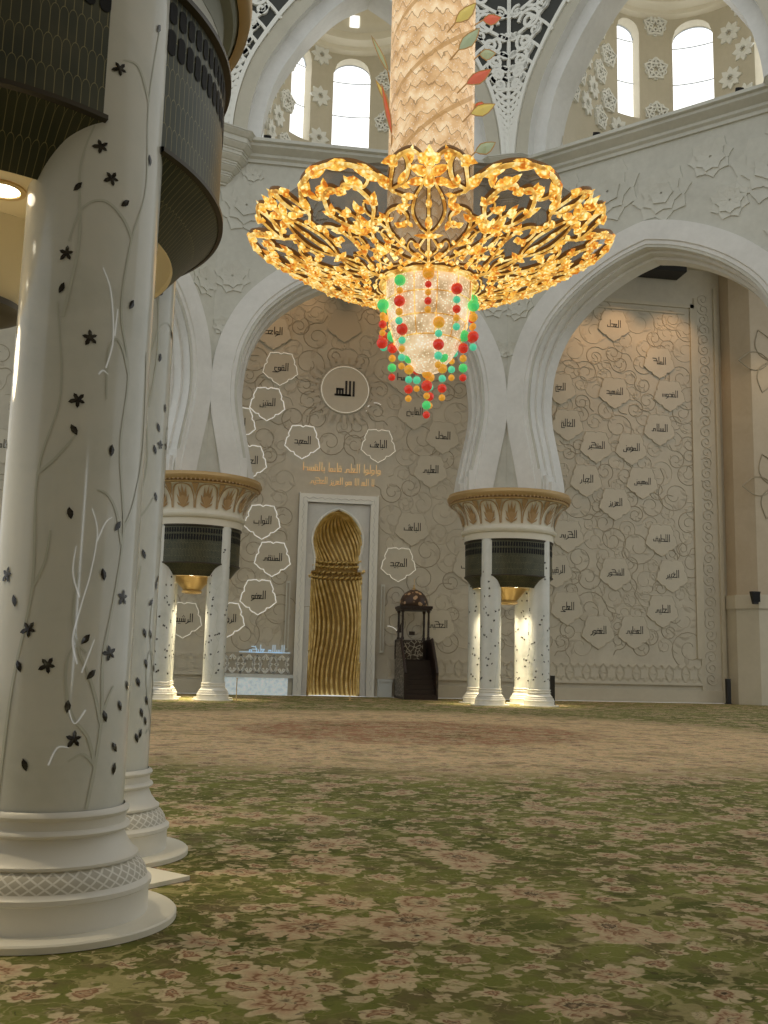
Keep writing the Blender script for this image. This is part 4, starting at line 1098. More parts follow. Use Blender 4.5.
# ------------------------------------------------------------------ golden niche
root = thing('prayer_niche', 'golden ribbed prayer niche in white frame at the middle of back wall', 'prayer niche', (-.02, QY, 0))
mb = MB()
mb.box(-1.95, -1.55, -.16, .02, 0, 9.72); mb.box(1.55, 1.95, -.16, .02, 0, 9.72); mb.box(-1.55, 1.55, -.16, .02, 9.3, 9.72)
mb.box(-1.95, -1.90, -.20, .02, 0, 9.76); mb.box(1.90, 1.95, -.20, .02, 0, 9.76); mb.box(-1.6, -1.55, -.19, .0, 0, 9.34); mb.box(1.55, 1.6, -.19, .0, 0, 9.34); mb.box(-1.6, 1.6, -.19, .0, 9.3, 9.34)
mb.build('frame', M['flower'], root)
mb = MB()
run = [(-1.75 + .045 * sin(i * 1.9), -.17, .2 + i * .116) for i in range(79)] + [(-1.75 + i * .1167, -.17, 9.51 + .045 * sin(i * 1.9)) for i in range(31)] + [(1.75 + .045 * sin(i * 1.9), -.17, 9.36 - i * .116) for i in range(79)]
mb.tube(run, .02, 5)
mb.build('frame_carving', M['arch'], root)
NA = [(1.29, 0), (1.27, 3), (1.27, 5.95), (1.08, 6.0), (1.06, 6.6), (1.14, 7.0), (1.20, 7.45), (1.12, 7.95), (.88, 8.4), (.45, 8.78), (0, 8.98)]
na = [(u, z) for u, z in NA[:3]] + crom(NA[3:], 5)
# white panel with keyhole opening
mb = MB(); ZF = -.02
pr = [(u, z) for u, z in na]
for sg in (-1, 1):
    for (u0, z0), (u1, z1) in zip(pr, pr[1:]):
        if abs(z1 - z0) < 1e-4: continue
        q = [V(sg * u0, ZF, z0), V(sg * 1.56, ZF, z0), V(sg * 1.56, ZF, z1), V(sg * u1, ZF, z1)]
        mb.quad(*(q if sg > 0 else q[::-1]))
        q = [V(sg * u0, ZF, z0), V(sg * u1, ZF, z1), V(sg * u1 * .97, ZF + .25, z1), V(sg * u0 * .97, ZF + .25, z0)]
        mb.quad(*(q if sg > 0 else q[::-1]))
mb.quad(V(-1.56, ZF, 8.98), V(1.56, ZF, 8.98), V(1.56, ZF, 9.32), V(-1.56, ZF, 9.32))
mb.build('arched_panel', M['arch'], root)
mb = MB()
for sg in (-1, 1): mb.tube([(sg * u * 1.05, ZF - .02, z + (.06 if u < .9 else 0)) for u, z in na[3:]], .06, 6)
mb.build('arch_moulding', M['flower'], root, smooth=True)
# concave gold recess: half cylinder below, hood above, with twisting ribs
def nic(a, z):       # a 0..pi left to right
    if z <= 5.95: r = 1.27
    else:
        r = 0.
        for (u0, z0), (u1, z1) in zip(na[3:], na[4:]):
            if z0 <= z <= z1: r = u0 + (u1 - u0) * (z - z0) / max(z1 - z0, 1e-6); break
    return V(-r * cos(a), .02 + .9 * r * sin(a), z), r
mb = MB(); zs = [5.95 * i / 20 for i in range(21)] + [z for u, z in na[3:]]
N = 40
for z0, z1 in zip(zs, zs[1:]):
    for k in range(N):
        a, b = pi * k / N, pi * (k + 1) / N
        mb.quad(nic(a, z0)[0], nic(b, z0)[0], nic(b, z1)[0], nic(a, z1)[0])
rec = mb.build('gold_recess', M['mgolddk'], root, smooth=True)
mb = MB()
NR = 15
for k in range(-7, NR + 8):
    run = []
    for i in range(81):
        z = 5.6 * i / 80
        a = pi * (k + .5) / NR + .34 * sin(z * .85 - 1.6) - .62 * sin(z * .28)
        if .03 < a < pi - .03:
            p, r = nic(a, z); run.append(p + V(cos(a) * .03, -.05 * sin(a) - .01, 0))
        else:
            if len(run) > 2: mb.tube(run, .075, 6)
            run = []
    if len(run) > 2: mb.tube(run, .075, 6)
    run = []
    for i in range(41):
        z = 6.5 + 2.4 * i / 40
        a = pi * (k + .5) / NR - .32 * (z - 6.5) 
        a = pi * (k + .5) / NR - .85 * sin((z - 6.5) / 2.4 * 1.3)
        if .03 < a < pi - .03:
            p, r = nic(a, z); run.append(p + V(0, -.04, 0))
        elif len(run) > 2: mb.tube(run, .06, 6); run = []
    if len(run) > 2: mb.tube(run, .06, 6)
mb.build('gold_ribs', M['mgold'], rec, smooth=True)
mb = MB()
for row, (z, r) in enumerate(((5.72, 1.30), (5.98, 1.30), (6.24, 1.12), (6.47, 1.10))):
    for k in range(14):
        a = pi * (k + (.5 if row % 2 else .0) + .3) / 14
        if a > pi: continue
        c = V(-r * cos(a), .0 + .85 * r * sin(a) - .06, z)
        mb.tube([c + V(-.085 * abs(sin(a)) - .02, 0, -.08), c + V(-.05, -.05, 0), c + V(.05, -.05, .0), c + V(.085 * abs(sin(a)) + .02, 0, .08)], .055, 5)
mb.build('knotted_band', M['mgold'], rec, smooth=True)

# ------------------------------------------------------------------ dark pulpit
root = thing('pulpit', 'dark carved wooden pulpit with dome and front steps beside right far columns', 'pulpit', (3.66, 21.2, 0))
# local frame: x right, front towards -y
W2 = .79
prof = [(-1.45, 0), (-1.45, 1.15), (-1.2, 1.55), (-.15, 2.75), (1.2, 2.75), (1.2, 0)]
for sg in (-1, 1):
    mb = MB()
    p3 = [V(sg * W2, y, z) for y, z in prof]
    if sg > 0: mb.poly_ext(p3, V(1, 0, 0), -.10, .0)
    else: mb.poly_ext(p3, V(-1, 0, 0), -.10, 0)
    q = [V(sg * (W2 - .10), y, z) for y, z in prof]; mb.add(q, [tuple(range(len(q)))])
    o = mb.build('side_panel', M['wood'], root)
    if sg < 0:
        mb = MB(); ins = [(-1.35, .12), (-1.35, 1.12), (-1.12, 1.48), (-.12, 2.62), (1.1, 2.62), (1.1, .12)]
        mb.add([V(-W2 - .006, y, z) for y, z in ins], [tuple(range(6))]); mb.build('inlay_panel', M['woodinlay'], o)
    mb = MB(); mb.tube([(sg * (W2 - .05), y, z + .03) for y, z in prof[1:4]], .07, 6); mb.build('rail', M['wood'], o)
for k in range(8):
    mb = MB(); y0 = -1.42 + .2 * k; mb.box(-W2 + .1, W2 - .1, y0, y0 + .21, 0, .22 * (k + 1)); mb.build('step', M['wood'], root)
mb = MB(); mb.box(-W2 + .1, W2 - .1, .2, 1.2, 0, 1.8); mb.build('platform', M['wood'], root)
mb = MB(); mb.box(-.55, .35, .12, .2, 1.82, 2.72); mb.build('gate_panel', M['woodinlay'], root)
mb = MB(); mb.box(-W2 - .03, W2 + .03, 1.0, 1.22, 1.8, 2.72); mb.build('back_panel', M['wood'], root)
for x in (-.66, .58):
    for y in (-.02, 1.1):
        mb = MB(); mb.lathe([(.085, 2.72), (.085, 2.82), (.055, 2.88), (.05, 3.3), (.06, 3.5), (.05, 3.7), (.05, 3.98), (.085, 4.05), (.085, 4.14)], (x, y, 0), 12); mb.build('post', M['wood'], root, smooth='auto')
mb = MB(); mb.box(-.78, .70, -.16, 1.26, 4.12, 4.2); mb.box(-.82, .74, -.2, 1.3, 4.2, 4.32); mb.build('canopy', M['wood'], root)
mb = MB(); mb.lathe([(.64, 4.32), (.68, 4.40), (.66, 4.60), (.58, 4.80), (.42, 4.98), (.22, 5.10), (.05, 5.15)], (-.04, .55, 0), 24); dm = mb.build('dome', M['domewood'], root, smooth=True)
mb = MB(); mb.lathe([(.05, 5.13), (.09, 5.18), (.03, 5.26), (.05, 5.32), (.012, 5.38), (.01, 5.66)], (-.04, .55, 0), 10, capt=True); mb.build('finial', M['brass'], dm, smooth=True)
mb = MB(); mb.box(-.32, -.05, .1, .2, 2.95, 3.12); mb.build('book_stand', M['wood'], root)
mb = MB(); mb.add([V(-.95, .0, 3.05), V(-.72, 0, 3.05), V(-.72, 0, 3.5), V(-.95, .1, 3.05), V(-.72, .1, 3.05), V(-.72, .1, 3.5)], [(0, 1, 2), (3, 5, 4), (0, 2, 5, 3), (0, 3, 4, 1)]); mb.build('side_bracket', M['wood'], root)

# ------------------------------------------------------------------ low lattice dado and lit shelf
def star_lattice(mb, x0, x1, z0, z1, P, w=.05):
    s = z1 - z0; n = max(1, round((x1 - x0) / s)); s2 = (x1 - x0) / n
    for i in range(n):
        cx = x0 + s2 * (i + .5); cz = (z0 + z1) / 2
        pts = []
        for k in range(17):
            a = k * pi / 8; r = .46 * s if k % 2 == 0 else .26 * s; pts.append((cx + r * cos(a) * s2 / s, cz + r * sin(a)))
        ribbon2d(mb, pts, w, P, 0, .05)
        for sx in (-1, 1):
            ribbon2d(mb, [(cx + sx * s2 / 2, z0), (cx + sx * s2 * .22, cz), (cx + sx * s2 / 2, z1)], w, P, 0, .05)
            ribbon2d(mb, [(cx, cz + sx * s * .5), (cx + s2 * .25, cz + sx * s * .28), (cx + s2 * .5, cz + sx * s * .5)], w, P, 0, .05)
            ribbon2d(mb, [(cx, cz + sx * s * .5), (cx - s2 * .25, cz + sx * s * .28), (cx - s2 * .5, cz + sx * s * .5)], w, P, 0, .05)
def dado(nm, x0, x1, back, front, z0=.98, z1=1.86):
    mb = MB(); mb.box(x0, x1, QY - .14, QY, z0 - .12, z0); mb.box(x0, x1, QY - .06, QY, z0, z1)
    o = struct(mb.build('trim_%s_dado' % nm, back))
    mb = MB(); star_lattice(mb, x0, x1, z0, z1, lambda x, z, h: V(x, QY - .062 - h * .4, z), .03); mb.build('lattice', front, o)
dado('right', 2.6, 9.6, M['qflower'], M['frame']); dado('far_right', 10.0, 18.75, M['qflower'], M['frame']); dado('far_left', -12, -5.9, M['qflower'], M['screen'])
root = thing('lattice_screen', 'low white lattice screen with bluish lit lettering left of the golden niche', 'screen', (-4.05, QY - .16, 0))
mb = MB(); mb.box(-1.95, 1.9, -.05, .0, .97, 1.95); mb.build('back_board', M['screenback'], root)
mb = MB(); star_lattice(mb, -1.95, 1.9, 1.0, 1.85, lambda x, z, h: V(x, -.055 - h, z), .075); mb.build('lattice', M['flower'], root)
mb = MB(); write(mb, 'السلام عليكم', .75, 2.08, 2.3, lambda x, z, h: V(x, -.01 - h, z), h1=.02, maxu=.05); mb.build('lit_lettering', M['bluelit'], root)
mb = MB(); mb.box(-.5, 1.9, -.02, .0, 1.95, 2.0); mb.build('lit_strip', M['bluelit'], root)
root = thing('low_cabinet', 'pale blue white low cabinet under the lattice screen beside far left column', 'cabinet', (-3.8, QY - .55, 0))
mb = MB(); mb.box(-1.7, 1.55, -.25, .35, .0, .80); mb.build('body', M['plinthlit'], root)
mb = MB(); mb.box(-2.0, 1.8, -.32, .36, .80, .96); mb.build('top', M['walkw'], root)
mb = MB(); mb.box(-2.0, -1.70, -.1, .3, .0, .80); mb.build('end_shade_block', M['black'], root)  # solid block coloured black for the shade under the overhang
root = thing('low_cabinet', 'small pale shelf on the wall between the golden niche and the pulpit', 'cabinet', (2.45, QY - .3, 0))
mb = MB(); mb.box(-.36, .30, -.08, .18, .0, .72); mb.build('body', M['walkw'], root); mb = MB(); mb.box(-.38, .34, -.12, .18, .72, .84); mb.build('top', M['walkw'], root)

# posts
def post(loc, label, h=1.25, w=.10):
    root = thing('barrier_post', label, 'post', loc)
    mb = MB(); mb.box(-w, w, -w, w, .04, h); mb.build('post', M['postm'], root)
    mb = MB(); mb.box(-w * 1.4, w * 1.4, -w * 1.4, w * 1.4, 0, .04); mb.build('foot', M['postm'], root)
post((8.75, 16.5, 0), 'short dark post on the carpet right of the right far columns'); post((19.7, 21.9, 0), 'short dark post by the right pier at the end of back wall')
def stanchion(loc, label):
    root = thing('rope_stanchion', label, 'stanchion', loc)
    mb = MB(); mb.lathe([(.14, 0), (.14, .02), (.03, .04), (.018, .06), (.018, .85), (.03, .87), (.02, .9)], n=12, capt=True); mb.build('pole', M['brass'], root, smooth='auto')
stanchion((-4.7, 14.6, 0), 'thin metal stanchion on carpet in front of the pale low cabinet'); stanchion((.1, 17.2, 0), 'thin metal stanchion on carpet in front of the golden niche')
# loudspeaker on the right ledge, rosette lamp below
root = thing('wall_speaker', 'small black wedge loudspeaker on the ledge of the right pier', 'speaker', (20.66, QY - 2.05, 4.95))
mb = MB(); f = [V(-.24, -.12, .62), V(.24, -.12, .62), V(.24, .12, .62), V(-.24, .12, .62)]; g = [V(-.12, -.08, 0), V(.12, -.08, 0), V(.12, .1, 0), V(-.12, .1, 0)]
mb.add(g + f, [(3, 2, 1, 0), (4, 5, 6, 7), (0, 1, 5, 4), (1, 2, 6, 5), (2, 3, 7, 6), (3, 0, 4, 7)]); mb.build('body', M['postm'], root)
mb = MB(); mb.box(-.2, .2, -.128, -.12, .1, .56); mb.build('front_mesh', M['slot'], root)
root = thing('mounted_rosette', 'dark round rosette ornament on right pier at the picture edge', 'ornament', (22.05, QY - 1.86, 3.1))
mb = MB()
for k in range(6):
    a = k * pi / 3; mb.lathe([(.2, 0), (.17, .08), (.02, .12)], (.32 * cos(a), .32 * sin(a), 0), 12)
mb.lathe([(.25, 0), (.2, .12), (.02, .16)], (0, 0, 0), 16)
o = mb.build('rosette', M['postm'], root, smooth=True); o.rotation_euler = (pi / 2, 0, 0)
for s, nm, lab in ((0, -2.8, 'first small dark lamp'), ):
    pass
for S, u, lab in ((SA2, -1.9, 'small black spotlight on the cornice under the left right-hand dome window'), (SA2, 4.0, 'small black spotlight on the cornice near the right picture edge'), (SA1, -4.45, 'small black spotlight on the cornice at the left end by the corbel')):
    root = thing('cornice_spotlight', lab, 'spotlight', S.P(u, 23.62, TH + .45))
    mb = MB(); mb.tube([(0, 0, .05), (0, -.02, .12), (0, -.05, .2)], .16, 10); mb.build('body', M['slot'], root); mb = MB(); mb.box(-.07, .07, -.07, .07, 0, .08); mb.build('foot', M['slot'], root)

# ------------------------------------------------------------------ chandelier
CH = thing('chandelier', 'huge gold scrollwork chandelier with crystal column and coloured glass drops', 'chandelier', (-.22, .03, -.16))
RH, RR, ZH = 1.25, 4.74, 11.95
FR = atan2(-25.5, -5.25)
def bowl(a, v, h=0.):        # a radians around, v 0..1 radial, h offset along outward/down normal
    def p(v): 
        vv = max(v, 0.)
        r = RH + (RR - RH) * vv; z = ZH + 1.18 * vv ** 1.65 + .16 * max(0., cos(6 * (a - FR))) * min(vv, 1.1) ** 4
        return r, z
    r, z = p(v); r2, z2 = p(v + .01); dr, dz = r2 - r, z2 - z; L = math.hypot(dr, dz)
    r += dz / L * h; z -= dr / L * h
    return V(r * cos(a), r * sin(a), z)
CURV = [   # half panel, (degrees from axis, v), tube scale, leaves?
 ([(2, .10), (8, .16), (15, .30), (19, .47), (17, .62), (12, .66), (9, .58), (11, .50), (14, .52)], 1.3, 1),
 ([(6, .10), (16, .15), (25, .28), (30, .42)], 1., 1),
 ([(30, .42), (26, .55), (21, .70), (23, .84), (27, .90), (29.5, .86)], 1.7, 1),
 ([(12, .78), (16, .92), (21, 1.0), (26, 1.04), (30, 1.05)], 2.0, 0),
 ([(13, .80), (8, .84), (6, .94), (7.5, 1.01), (10.5, .97)], 1.5, 1),
 ([(0, .42), (4, .48), (6.5, .60), (5, .72), (2, .82), (0, .95)], 1.1, 0),
 ([(29.5, .10), (24, .12), (20, .22), (23, .30), (27, .26), (26, .20)], .9, 1),
 ([(0, .16), (6, .26), (3, .36), (0, .42)], 1., 0),
 ([(12, .78), (8, .72), (10, .66)], 1.2, 1),
 ([(2, .05), (14, .06), (22, .05), (30, .06)], 1.1, 0),
 ([(17, .62), (22, .60), (25, .66), (24, .74), (20.5, .73)], .75, 0),
 ([(15, .30), (22, .36), (24, .46), (21, .50), (19.5, .44)], .75, 0),
 ([(8, .16), (12, .20), (13, .30), (10, .36), (7.5, .31)], .7, 0),
 ([(25, .28), (22, .40), (25, .50), (29, .52)], .7, 1),
 ([(13, .80), (11.5, .90), (9.5, .985), (5, 1.02), (2, .97)], 1.5, 0),
 ([(19, .47), (23, .58), (28, .56), (29.5, .64), (27, .70)], 1.3, 1),
 ([(21, 1.0), (19, .90), (22, .85), (24, .91)], 1.1, 1),
]
def leaf3d(mb, a, v, ang, L, W, h=.10, back=False):
    """teardrop leaf on the bowl; ang 0 = radial"""
    r = RH + (RR - RH) * v; q_ = min(1.1, .62 + .55 * v); L *= q_; W *= q_
    ol = [(-.5, 0), (-.32, .36), (-.05, .50), (.22, .34), (.5, 0), (.22, -.34), (-.05, -.50), (-.32, -.36)]
    def at(x, y, hh):
        X = x * L; Y = y * W
        dv = (X * cos(ang) - Y * sin(ang)) / (RR - RH); da = (X * sin(ang) + Y * cos(ang)) / max(r, .6)
        return bowl(a + da, v + dv, hh)
    e = [at(x, y, .02) for x, y in ol]; c1 = at(.0, 0, h); c2 = at(0, 0, -.06)
    n = 8
    mb.add(e + [c1, c2], [(k, (k + 1) % n, n) for k in range(n)] + [((k + 1) % n, k, n + 1) for k in range(n)])
for k in range(6):
    ax = FR + k * pi / 3
    back = MB(); stem = MB(); leaf = MB()
    for s in (1, -1):
        for pts, sc, lf in CURV:
            c = crom(pts, 7)
            m = len(c)
            P3 = [bowl(ax + s * radians(a), v, .03) for a, v in c]
            rad = [.036 * sc * (1 - .35 * abs(2 * i / m - 1)) * (.55 + .6 * min(c[i][1], 1.)) for i in range(m)]
            stem.tube(P3, rad, 6)
            back.tube([bowl(ax + s * radians(a), v, -.035) for a, v in c], [x * 1.35 + .014 for x in rad], 5)
            if True:
                for j in (range(5, m - 3, 10) if lf else ()):
                    a, v = c[j]; a2, v2 = c[j + 1]
                    r = RH + (RR - RH) * v
                    ang = atan2(radians(a2 - a) * r, (v2 - v) * (RR - RH)) * s
                    sd = 1 if (j // 12) % 2 else -1
                    if v > .93: sd = -1
                    aa = ang + sd * .6 * (1 if v <= .93 else s)
                    off = .12 * sc ** .4
                    leaf3d(leaf, ax + s * radians(a) + sin(aa) * off / r, v + cos(aa) * off / (RR - RH), aa, .36 if sc < 1.2 else .40, .19)
                    ab = ang - sd * .9
                    if v < .9: leaf3d(leaf, ax + s * radians(a) + sin(ab) * off * .8 / r, v + cos(ab) * off * .8 / (RR - RH), ab, .24, .14)
                # curled bud at the tip
                a, v = c[-1]
                leaf3d(leaf, ax + s * radians(a), v, .8 * s, .26, .22, .13) if sc < 1.9 else None
    # axis ornaments
    for v, L, W, h in ((.06, .36, .40, .14), (.22, .40, .26, .12), (.42, .30, .22, .10), (.52, .55, .22, .12), (.68, .34, .16, .10), (.84, .42, .28, .15), (.97, .46, .30, .16)):
        leaf3d(leaf, ax, v, 0, L, W, h)
    stem.tube([bowl(ax, .0 + .95 * i / 12, .04) for i in range(13)], .042, 6)
    back.tube([bowl(ax, .0 + .95 * i / 12, -.035) for i in range(13)], .066, 5)
    for s in (1, -1):
        leaf3d(leaf, ax + s * radians(3.5), .40, s * 1.35, .52, .18); leaf3d(leaf, ax + s * radians(3.0), .90, s * 1.1, .50, .22, .14); leaf3d(leaf, ax + s * radians(4.4), .83, s * 1.6, .42, .2, .12)
        leaf3d(leaf, ax + s * radians(14.5), .87, s * .5, .52, .26, .13); leaf3d(leaf, ax + s * radians(19.5), .965, s * .95, .62, .30, .15); leaf3d(leaf, ax + s * radians(26.5), 1.03, s * 1.5, .66, .28, .15)
        leaf3d(leaf, ax + s * radians(8), .20, s * .9, .36, .16); leaf3d(leaf, ax + s * radians(27), .56, -s * .7, .40, .22); leaf3d(leaf, ax + s * radians(29), .34, s * .3, .36, .18)
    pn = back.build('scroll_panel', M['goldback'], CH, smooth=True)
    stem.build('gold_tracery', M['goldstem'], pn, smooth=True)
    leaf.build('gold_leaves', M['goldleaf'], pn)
mb = MB(); n_ = 72; vs = []; fs = []
for i in range(13):
    v = .01 + .93 * i / 12
    for k in range(n_):
        vs.append(bowl(2 * pi * k / n_, v + (.05 * (.5 + .5 * cos(6 * (2 * pi * k / n_ - FR - pi / 6))) if i == 12 else 0), -.16))
for i in range(12):
    for k in range(n_): fs.append((i * n_ + k, i * n_ + (k + 1) % n_, (i + 1) * n_ + (k + 1) % n_, (i + 1) * n_ + k))
mb.add(vs, fs); mb.build('darkening_bowl', M['smoked'], CH, smooth=True)  # added translucent layer that darkens the openings in the tracery
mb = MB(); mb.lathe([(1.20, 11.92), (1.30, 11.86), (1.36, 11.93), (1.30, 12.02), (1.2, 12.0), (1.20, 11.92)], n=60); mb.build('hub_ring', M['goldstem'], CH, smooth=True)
class CU:
    period = 22.
    def __call__(s, co): return ((atan2(co.y, co.x) / (2 * pi)) % 1. * 22, co.z * 2.35)
mb = MB(); mb.lathe([(1.19, 12.0 + .25 * i) for i in range(53)], n=64); mb.build('crystal_column', M['crystal'], CH, smooth=True, uvf=CU())
mb = MB(); mb.lathe([(1.18, 25.0), (1.18, 25.3), (.6, 25.8), (.08, 26.0), (.05, 40.)], n=24); mb.build('suspension_rod', M['iron'], CH)
mb = MB(); mb.lathe([(1.18, 11.95), (1.16, 11.4), (1.06, 10.8), (.90, 10.3), (.66, 9.9), (.34, 9.55), (.02, 9.45)], n=48)
bs = mb.build('crystal_basket', M['basket'], CH, smooth=True)
mb = MB()
for z, r in ((11.4, 1.17), (10.8, 1.07), (10.3, .91)): mb.tube([(r * cos(2 * pi * k / 40), r * sin(2 * pi * k / 40), z) for k in range(40)], .018, 4, closed=True)
for k in range(12):
    a = 2 * pi * k / 12; mb.tube([((r + .01) * cos(a), (r + .01) * sin(a), z) for r, z in ((1.18, 11.95), (1.16, 11.4), (1.06, 10.8), (.9, 10.3))], .014, 4)
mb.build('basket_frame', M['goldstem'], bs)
# beads
def uv_sphere(r, nu=18, nv=12):
    mb = MB(); mb.lathe([(max(.001, r * sin(pi * i / nv)), -r * cos(pi * i / nv)) for i in range(nv + 1)], n=nu); return mb
BM = {}
def bead_obj(c, r, parent, loc):
    k = (c, r)
    if k not in BM:
        o = uv_sphere(r).build('glass_bead', M[c], parent, smooth=True); BM[k] = o
    else:
        o = BM[k].copy(); COL.objects.link(o); o.parent = parent
    o.location = loc
    if 'label' in o: del o['label']
    o['label'] = {'red': 'red bead', 'green': 'green bead', 'teal': 'turquoise bead', 'amber': 'amber bead'}[c]
    return o
def strand(x, y, z0, seq):
    z = z0; mb = MB(); tot = sum(2 * r + .045 for c, r in seq)
    mb.tube([(x, y, z0 + .15), (x, y, z0 - tot + .05)], .008, 4)
    s = mb.build('bead_strand', M['cord'], CH)
    for c, r in seq:
        z -= r; bead_obj(c, r, s, (x, y, z)); z -= r + .045
rng = random.Random(17)
SEQ = [[('red', .155), ('teal', .10), ('red', .11), ('amber', .09), ('teal', .10)], [('green', .16), ('amber', .09), ('red', .11), ('amber', .085), ('red', .15)], [('amber', .16), ('red', .09), ('amber', .085), ('red', .10), ('amber', .09)],
       [('green', .16), ('amber', .12), ('amber', .085), ('red', .15), ('teal', .10)], [('green', .15), ('amber', .09), ('red', .15), ('amber', .10), ('teal', .10)]]
for k in range(10):
    a = FR + 2 * pi * (k + .0) / 10; z0 = 11.85 - .22 * (k % 3) + (.1 if k == 0 else 0)
    strand(1.27 * cos(a), 1.27 * sin(a), z0, SEQ[(k * 3 + 2) % 5])
SEQ2 = [[('amber', .16), ('teal', .10), ('red', .15), ('teal', .11), ('amber', .09)], [('green', .16), ('red', .14), ('amber', .10), ('green', .12), ('red', .10)], [('red', .16), ('teal', .10), ('amber', .09), ('teal', .10), ('amber', .09)]]
for k in range(6):
    a = FR + .3 + 2 * pi * k / 6; strand(.98 * cos(a), .98 * sin(a), 10.75 - .12 * (k % 2), SEQ2[k % 3])
for k in range(3):
    a = FR + .9 + 2 * pi * k / 3; strand(.52 * cos(a), .52 * sin(a), 10.0, [('green', .15), ('amber', .13), ('teal', .10), ('red', .12), ('amber', .09)])
strand(0, 0, 9.62, [('amber', .14), ('red', .15), ('amber', .09), ('green', .12), ('red', .10)])
# glass leaves on stems climbing the crystal column
RT = V(cos(radians(8.8)), -sin(radians(8.8)), 0); TW = V(-sin(radians(8.8)), -cos(radians(8.8)), 0)
GLV = [((.55, 19.0), (1.1, 19.6), 'leafyel', 1.15), ((.65, 18.2), (1.2, 18.85), 'leafgrn', 1.15), ((.88, 17.3), (1.55, 17.75), 'leafred', 1.0), ((1.02, 16.55), (1.68, 16.85), 'leafyel', .8), ((1.38, 19.75), (1.9, 19.85), 'leafred', .2),
       ((1.3, 18.7), (1.75, 18.75), 'leafgrn', .2), ((1.2, 17.2), (1.5, 17.05), 'leafred', .2), ((1.18, 15.55), (1.72, 15.85), 'leafgrn', .6), ((-1.1, 16.0), (-1.42, 17.5), 'leafred', .6), ((-1.25, 18.1), (-1.75, 19.2), 'leafgrn', .2), ((-1.2, 17.3), (-1.6, 18.1), 'leafyel', -.2)]
for (x0, z0), (x1, z1), c, dp in GLV:
    p0 = RT * x0 + TW * dp + V(0, 0, z0); p1 = RT * x1 + TW * dp + V(0, 0, z1)
    d = p1 - p0; s = d.cross(TW).normalized(); mb = MB(); w = .19 if x0 > 0 else .07
    up_ = []; 
    pr = [(0, 0), (.15, .55), (.38, 1), (.62, .85), (.85, .4), (1, 0)]
    e = [p0 + d * t_ + s * w * y for t_, y in pr] + [p0 + d * t_ - s * w * y * .75 for t_, y in reversed(pr[1:-1])]
    n = len(e); mid1 = p0 + d * .5 + TW * .06; mid2 = p0 + d * .5 - TW * .05
    mb.add(e + [mid1, mid2], [(i, (i + 1) % n, n) for i in range(n)] + [((i + 1) % n, i, n + 1) for i in range(n)])
    lf = mb.build('glass_leaf', M[c], CH); lf['label'] = {'leafred': 'red glass leaf', 'leafyel': 'yellow glass leaf', 'leafgrn': 'pale green glass leaf'}[c]
    # stem spiralling down round the column
    mb = MB(); pts = [p0]
    a = atan2(p0.y, p0.x); z = z0
    for i in range(1, 10):
        a -= .17; z -= .30; pts.append(V(1.17 * cos(a), 1.17 * sin(a), max(z, 12.6)))
    mb.tube(crom([tuple(p) for p in pts], 3), .022, 5); mb.tube(e, .018, 4, closed=True)
    mb.build('leaf_stem', M['stemb'], lf, smooth=True)

# ------------------------------------------------------------------ light
def area(nm, loc, rot, size, energy, color, sy=None):
    L = bpy.data.lights.new(nm, 'AREA'); L.energy = energy; L.color = color; L.size = size
    if sy: L.shape = 'RECTANGLE'; L.size_y = sy
    o = bpy.data.objects.new(nm, L); COL.objects.link(o); o.location = loc; o.rotation_euler = rot; return o
def spot(nm, loc, tgt, energy, color, ang, blend=.8, size=.15):
    L = bpy.data.lights.new(nm, 'SPOT'); L.energy = energy; L.color = color; L.spot_size = ang; L.spot_blend = blend; L.shadow_soft_size = size
    o = bpy.data.objects.new(nm, L); COL.objects.link(o); o.location = loc
    o.rotation_euler = (Vector(tgt) - Vector(loc)).to_track_quat('-Z', 'Y').to_euler(); return o
# unseen hall behind the viewpoint, put in to block daylight: rear wall, aisle ceiling
mb = MB(); mb.quad(V(-30, -34, 0), V(30, -34, 0), V(30, -34, 15), V(-30, -34, 15)); struct(mb.build('wall_rear', M['pier']))
mb = MB(); mb.box(-30, 30, -34, -16.9, 15, 15.4); struct(mb.build('ceiling_rear', M['beige']))
W = bpy.data.worlds.new('daylight'); SC.world = W; W.use_nodes = True
bg = W.node_tree.nodes['Background']; bg.inputs[0].default_value = (.94, .97, .96, 1); bg.inputs[1].default_value = .72
for x in (11.5, 14.5, 17.3): spot('wall_washer', (x, 20.6, 22.2), (x, 22.7, 15.5), 480, (1, .58, .28), radians(75))
for x in (-5, -2, 2, 5): spot('wall_washer', (x, 20.6, 22.2), (x, 22.7, 15.5), 260, (1, .58, .28), radians(75))
spot('pier_washer', (21.5, 18.5, 20), (22, 21, 10), 250, (1, .75, .45), radians(80))
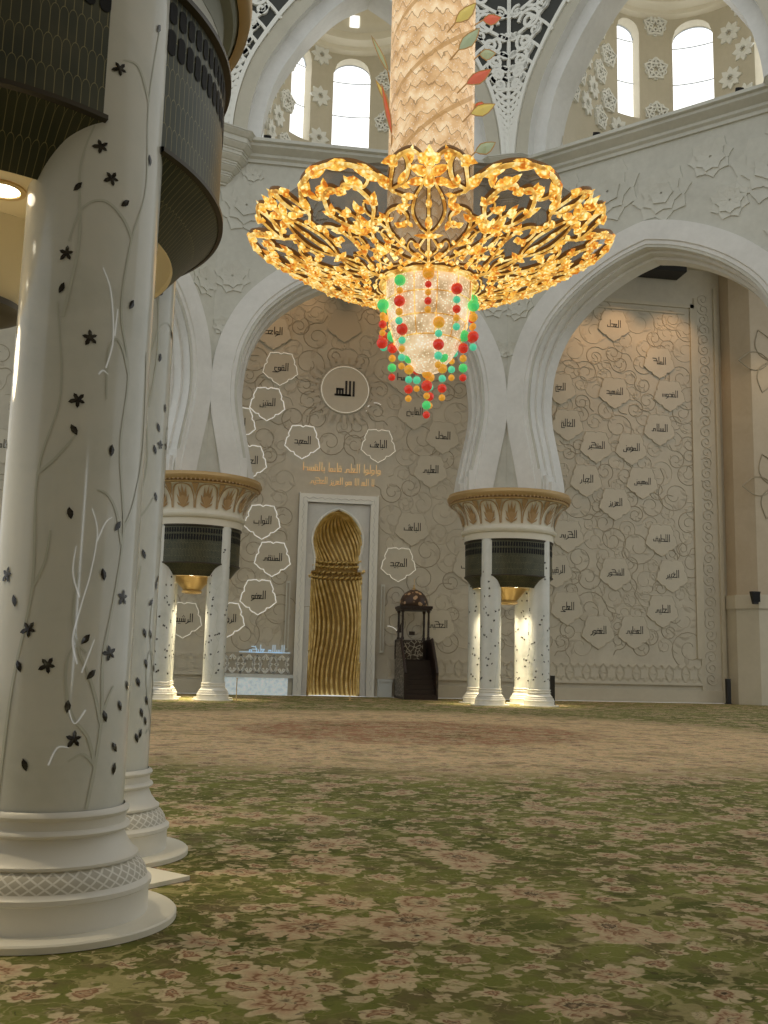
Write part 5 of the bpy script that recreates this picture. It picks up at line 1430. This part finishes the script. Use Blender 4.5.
for nm, c in (('left', VERT['back_left']), ('right', VERT['back_right'])):
    for sx, sy in ((0, -1), (1, 0), (-1, 0), (0, 1)):
        spot('column_downlight', c + V(sx * .9, sy * .9, 4.78), c + V(sx * .95, sy * .95, 0), 800, (1, .85, .58), radians(70), .9, .08)
spot('column_downlight', NC + V(-.9, -.9, 4.55), NC + V(-.9, -.9, 0), 200, (1, .82, .52), radians(110), .9, .1)
spot('column_downlight', NC + V(.0, .9, 4.55), NC + V(.0, 1.0, 0), 200, (1, .82, .52), radians(110), .9, .1)
area('rear_streak_light', (.9, -33.2, 3.3), (pi / 2, 0, 0), .35, 55, (.9, .96, 1.), 4.6)  # added strip light for the streak on the near column, no window here
area('aisle_fill', (2, -23, 14.8), (0, 0, 0), 26, 380, (1, .97, .90), 12)  # added overhead fill for the near carpet, not a fitting
L = bpy.data.lights.new('near_lamp', 'POINT'); L.energy = 45; L.color = (1, .8, .5); L.shadow_soft_size = .3
o = bpy.data.objects.new('near_lamp', L); COL.objects.link(o); o.location = NC + V(-.5, -.1, 3.9)
L = bpy.data.lights.new('chandelier_glow', 'POINT'); L.energy = 1500; L.color = (1, .72, .36); L.shadow_soft_size = 1.2
o = bpy.data.objects.new('chandelier_glow', L); COL.objects.link(o); o.location = (0, 0, 14.6)

# ------------------------------------------------------------------ camera
YAW, PITCH, ROLL = radians(8.8), radians(8.6), radians(1.4)
cam = bpy.data.cameras.new('camera'); co = bpy.data.objects.new('camera', cam); COL.objects.link(co)
cam.sensor_width = 36.; cam.lens = 36. * 1000. / 1024.; cam.clip_end = 300
f = V(sin(YAW) * cos(PITCH), cos(YAW) * cos(PITCH), sin(PITCH)); r0 = V(cos(YAW), -sin(YAW), 0); u0 = r0.cross(f)
r = r0 * cos(ROLL) + u0 * sin(ROLL); u = u0 * cos(ROLL) - r0 * sin(ROLL)
Mx = Matrix(((r.x, u.x, -f.x, -5.25), (r.y, u.y, -f.y, -25.5), (r.z, u.z, -f.z, 1.6), (0, 0, 0, 1)))
co.matrix_world = Mx
SC.camera = co
SC.view_settings.view_transform = 'Standard'; SC.view_settings.look = 'None'; SC.view_settings.exposure = 0.
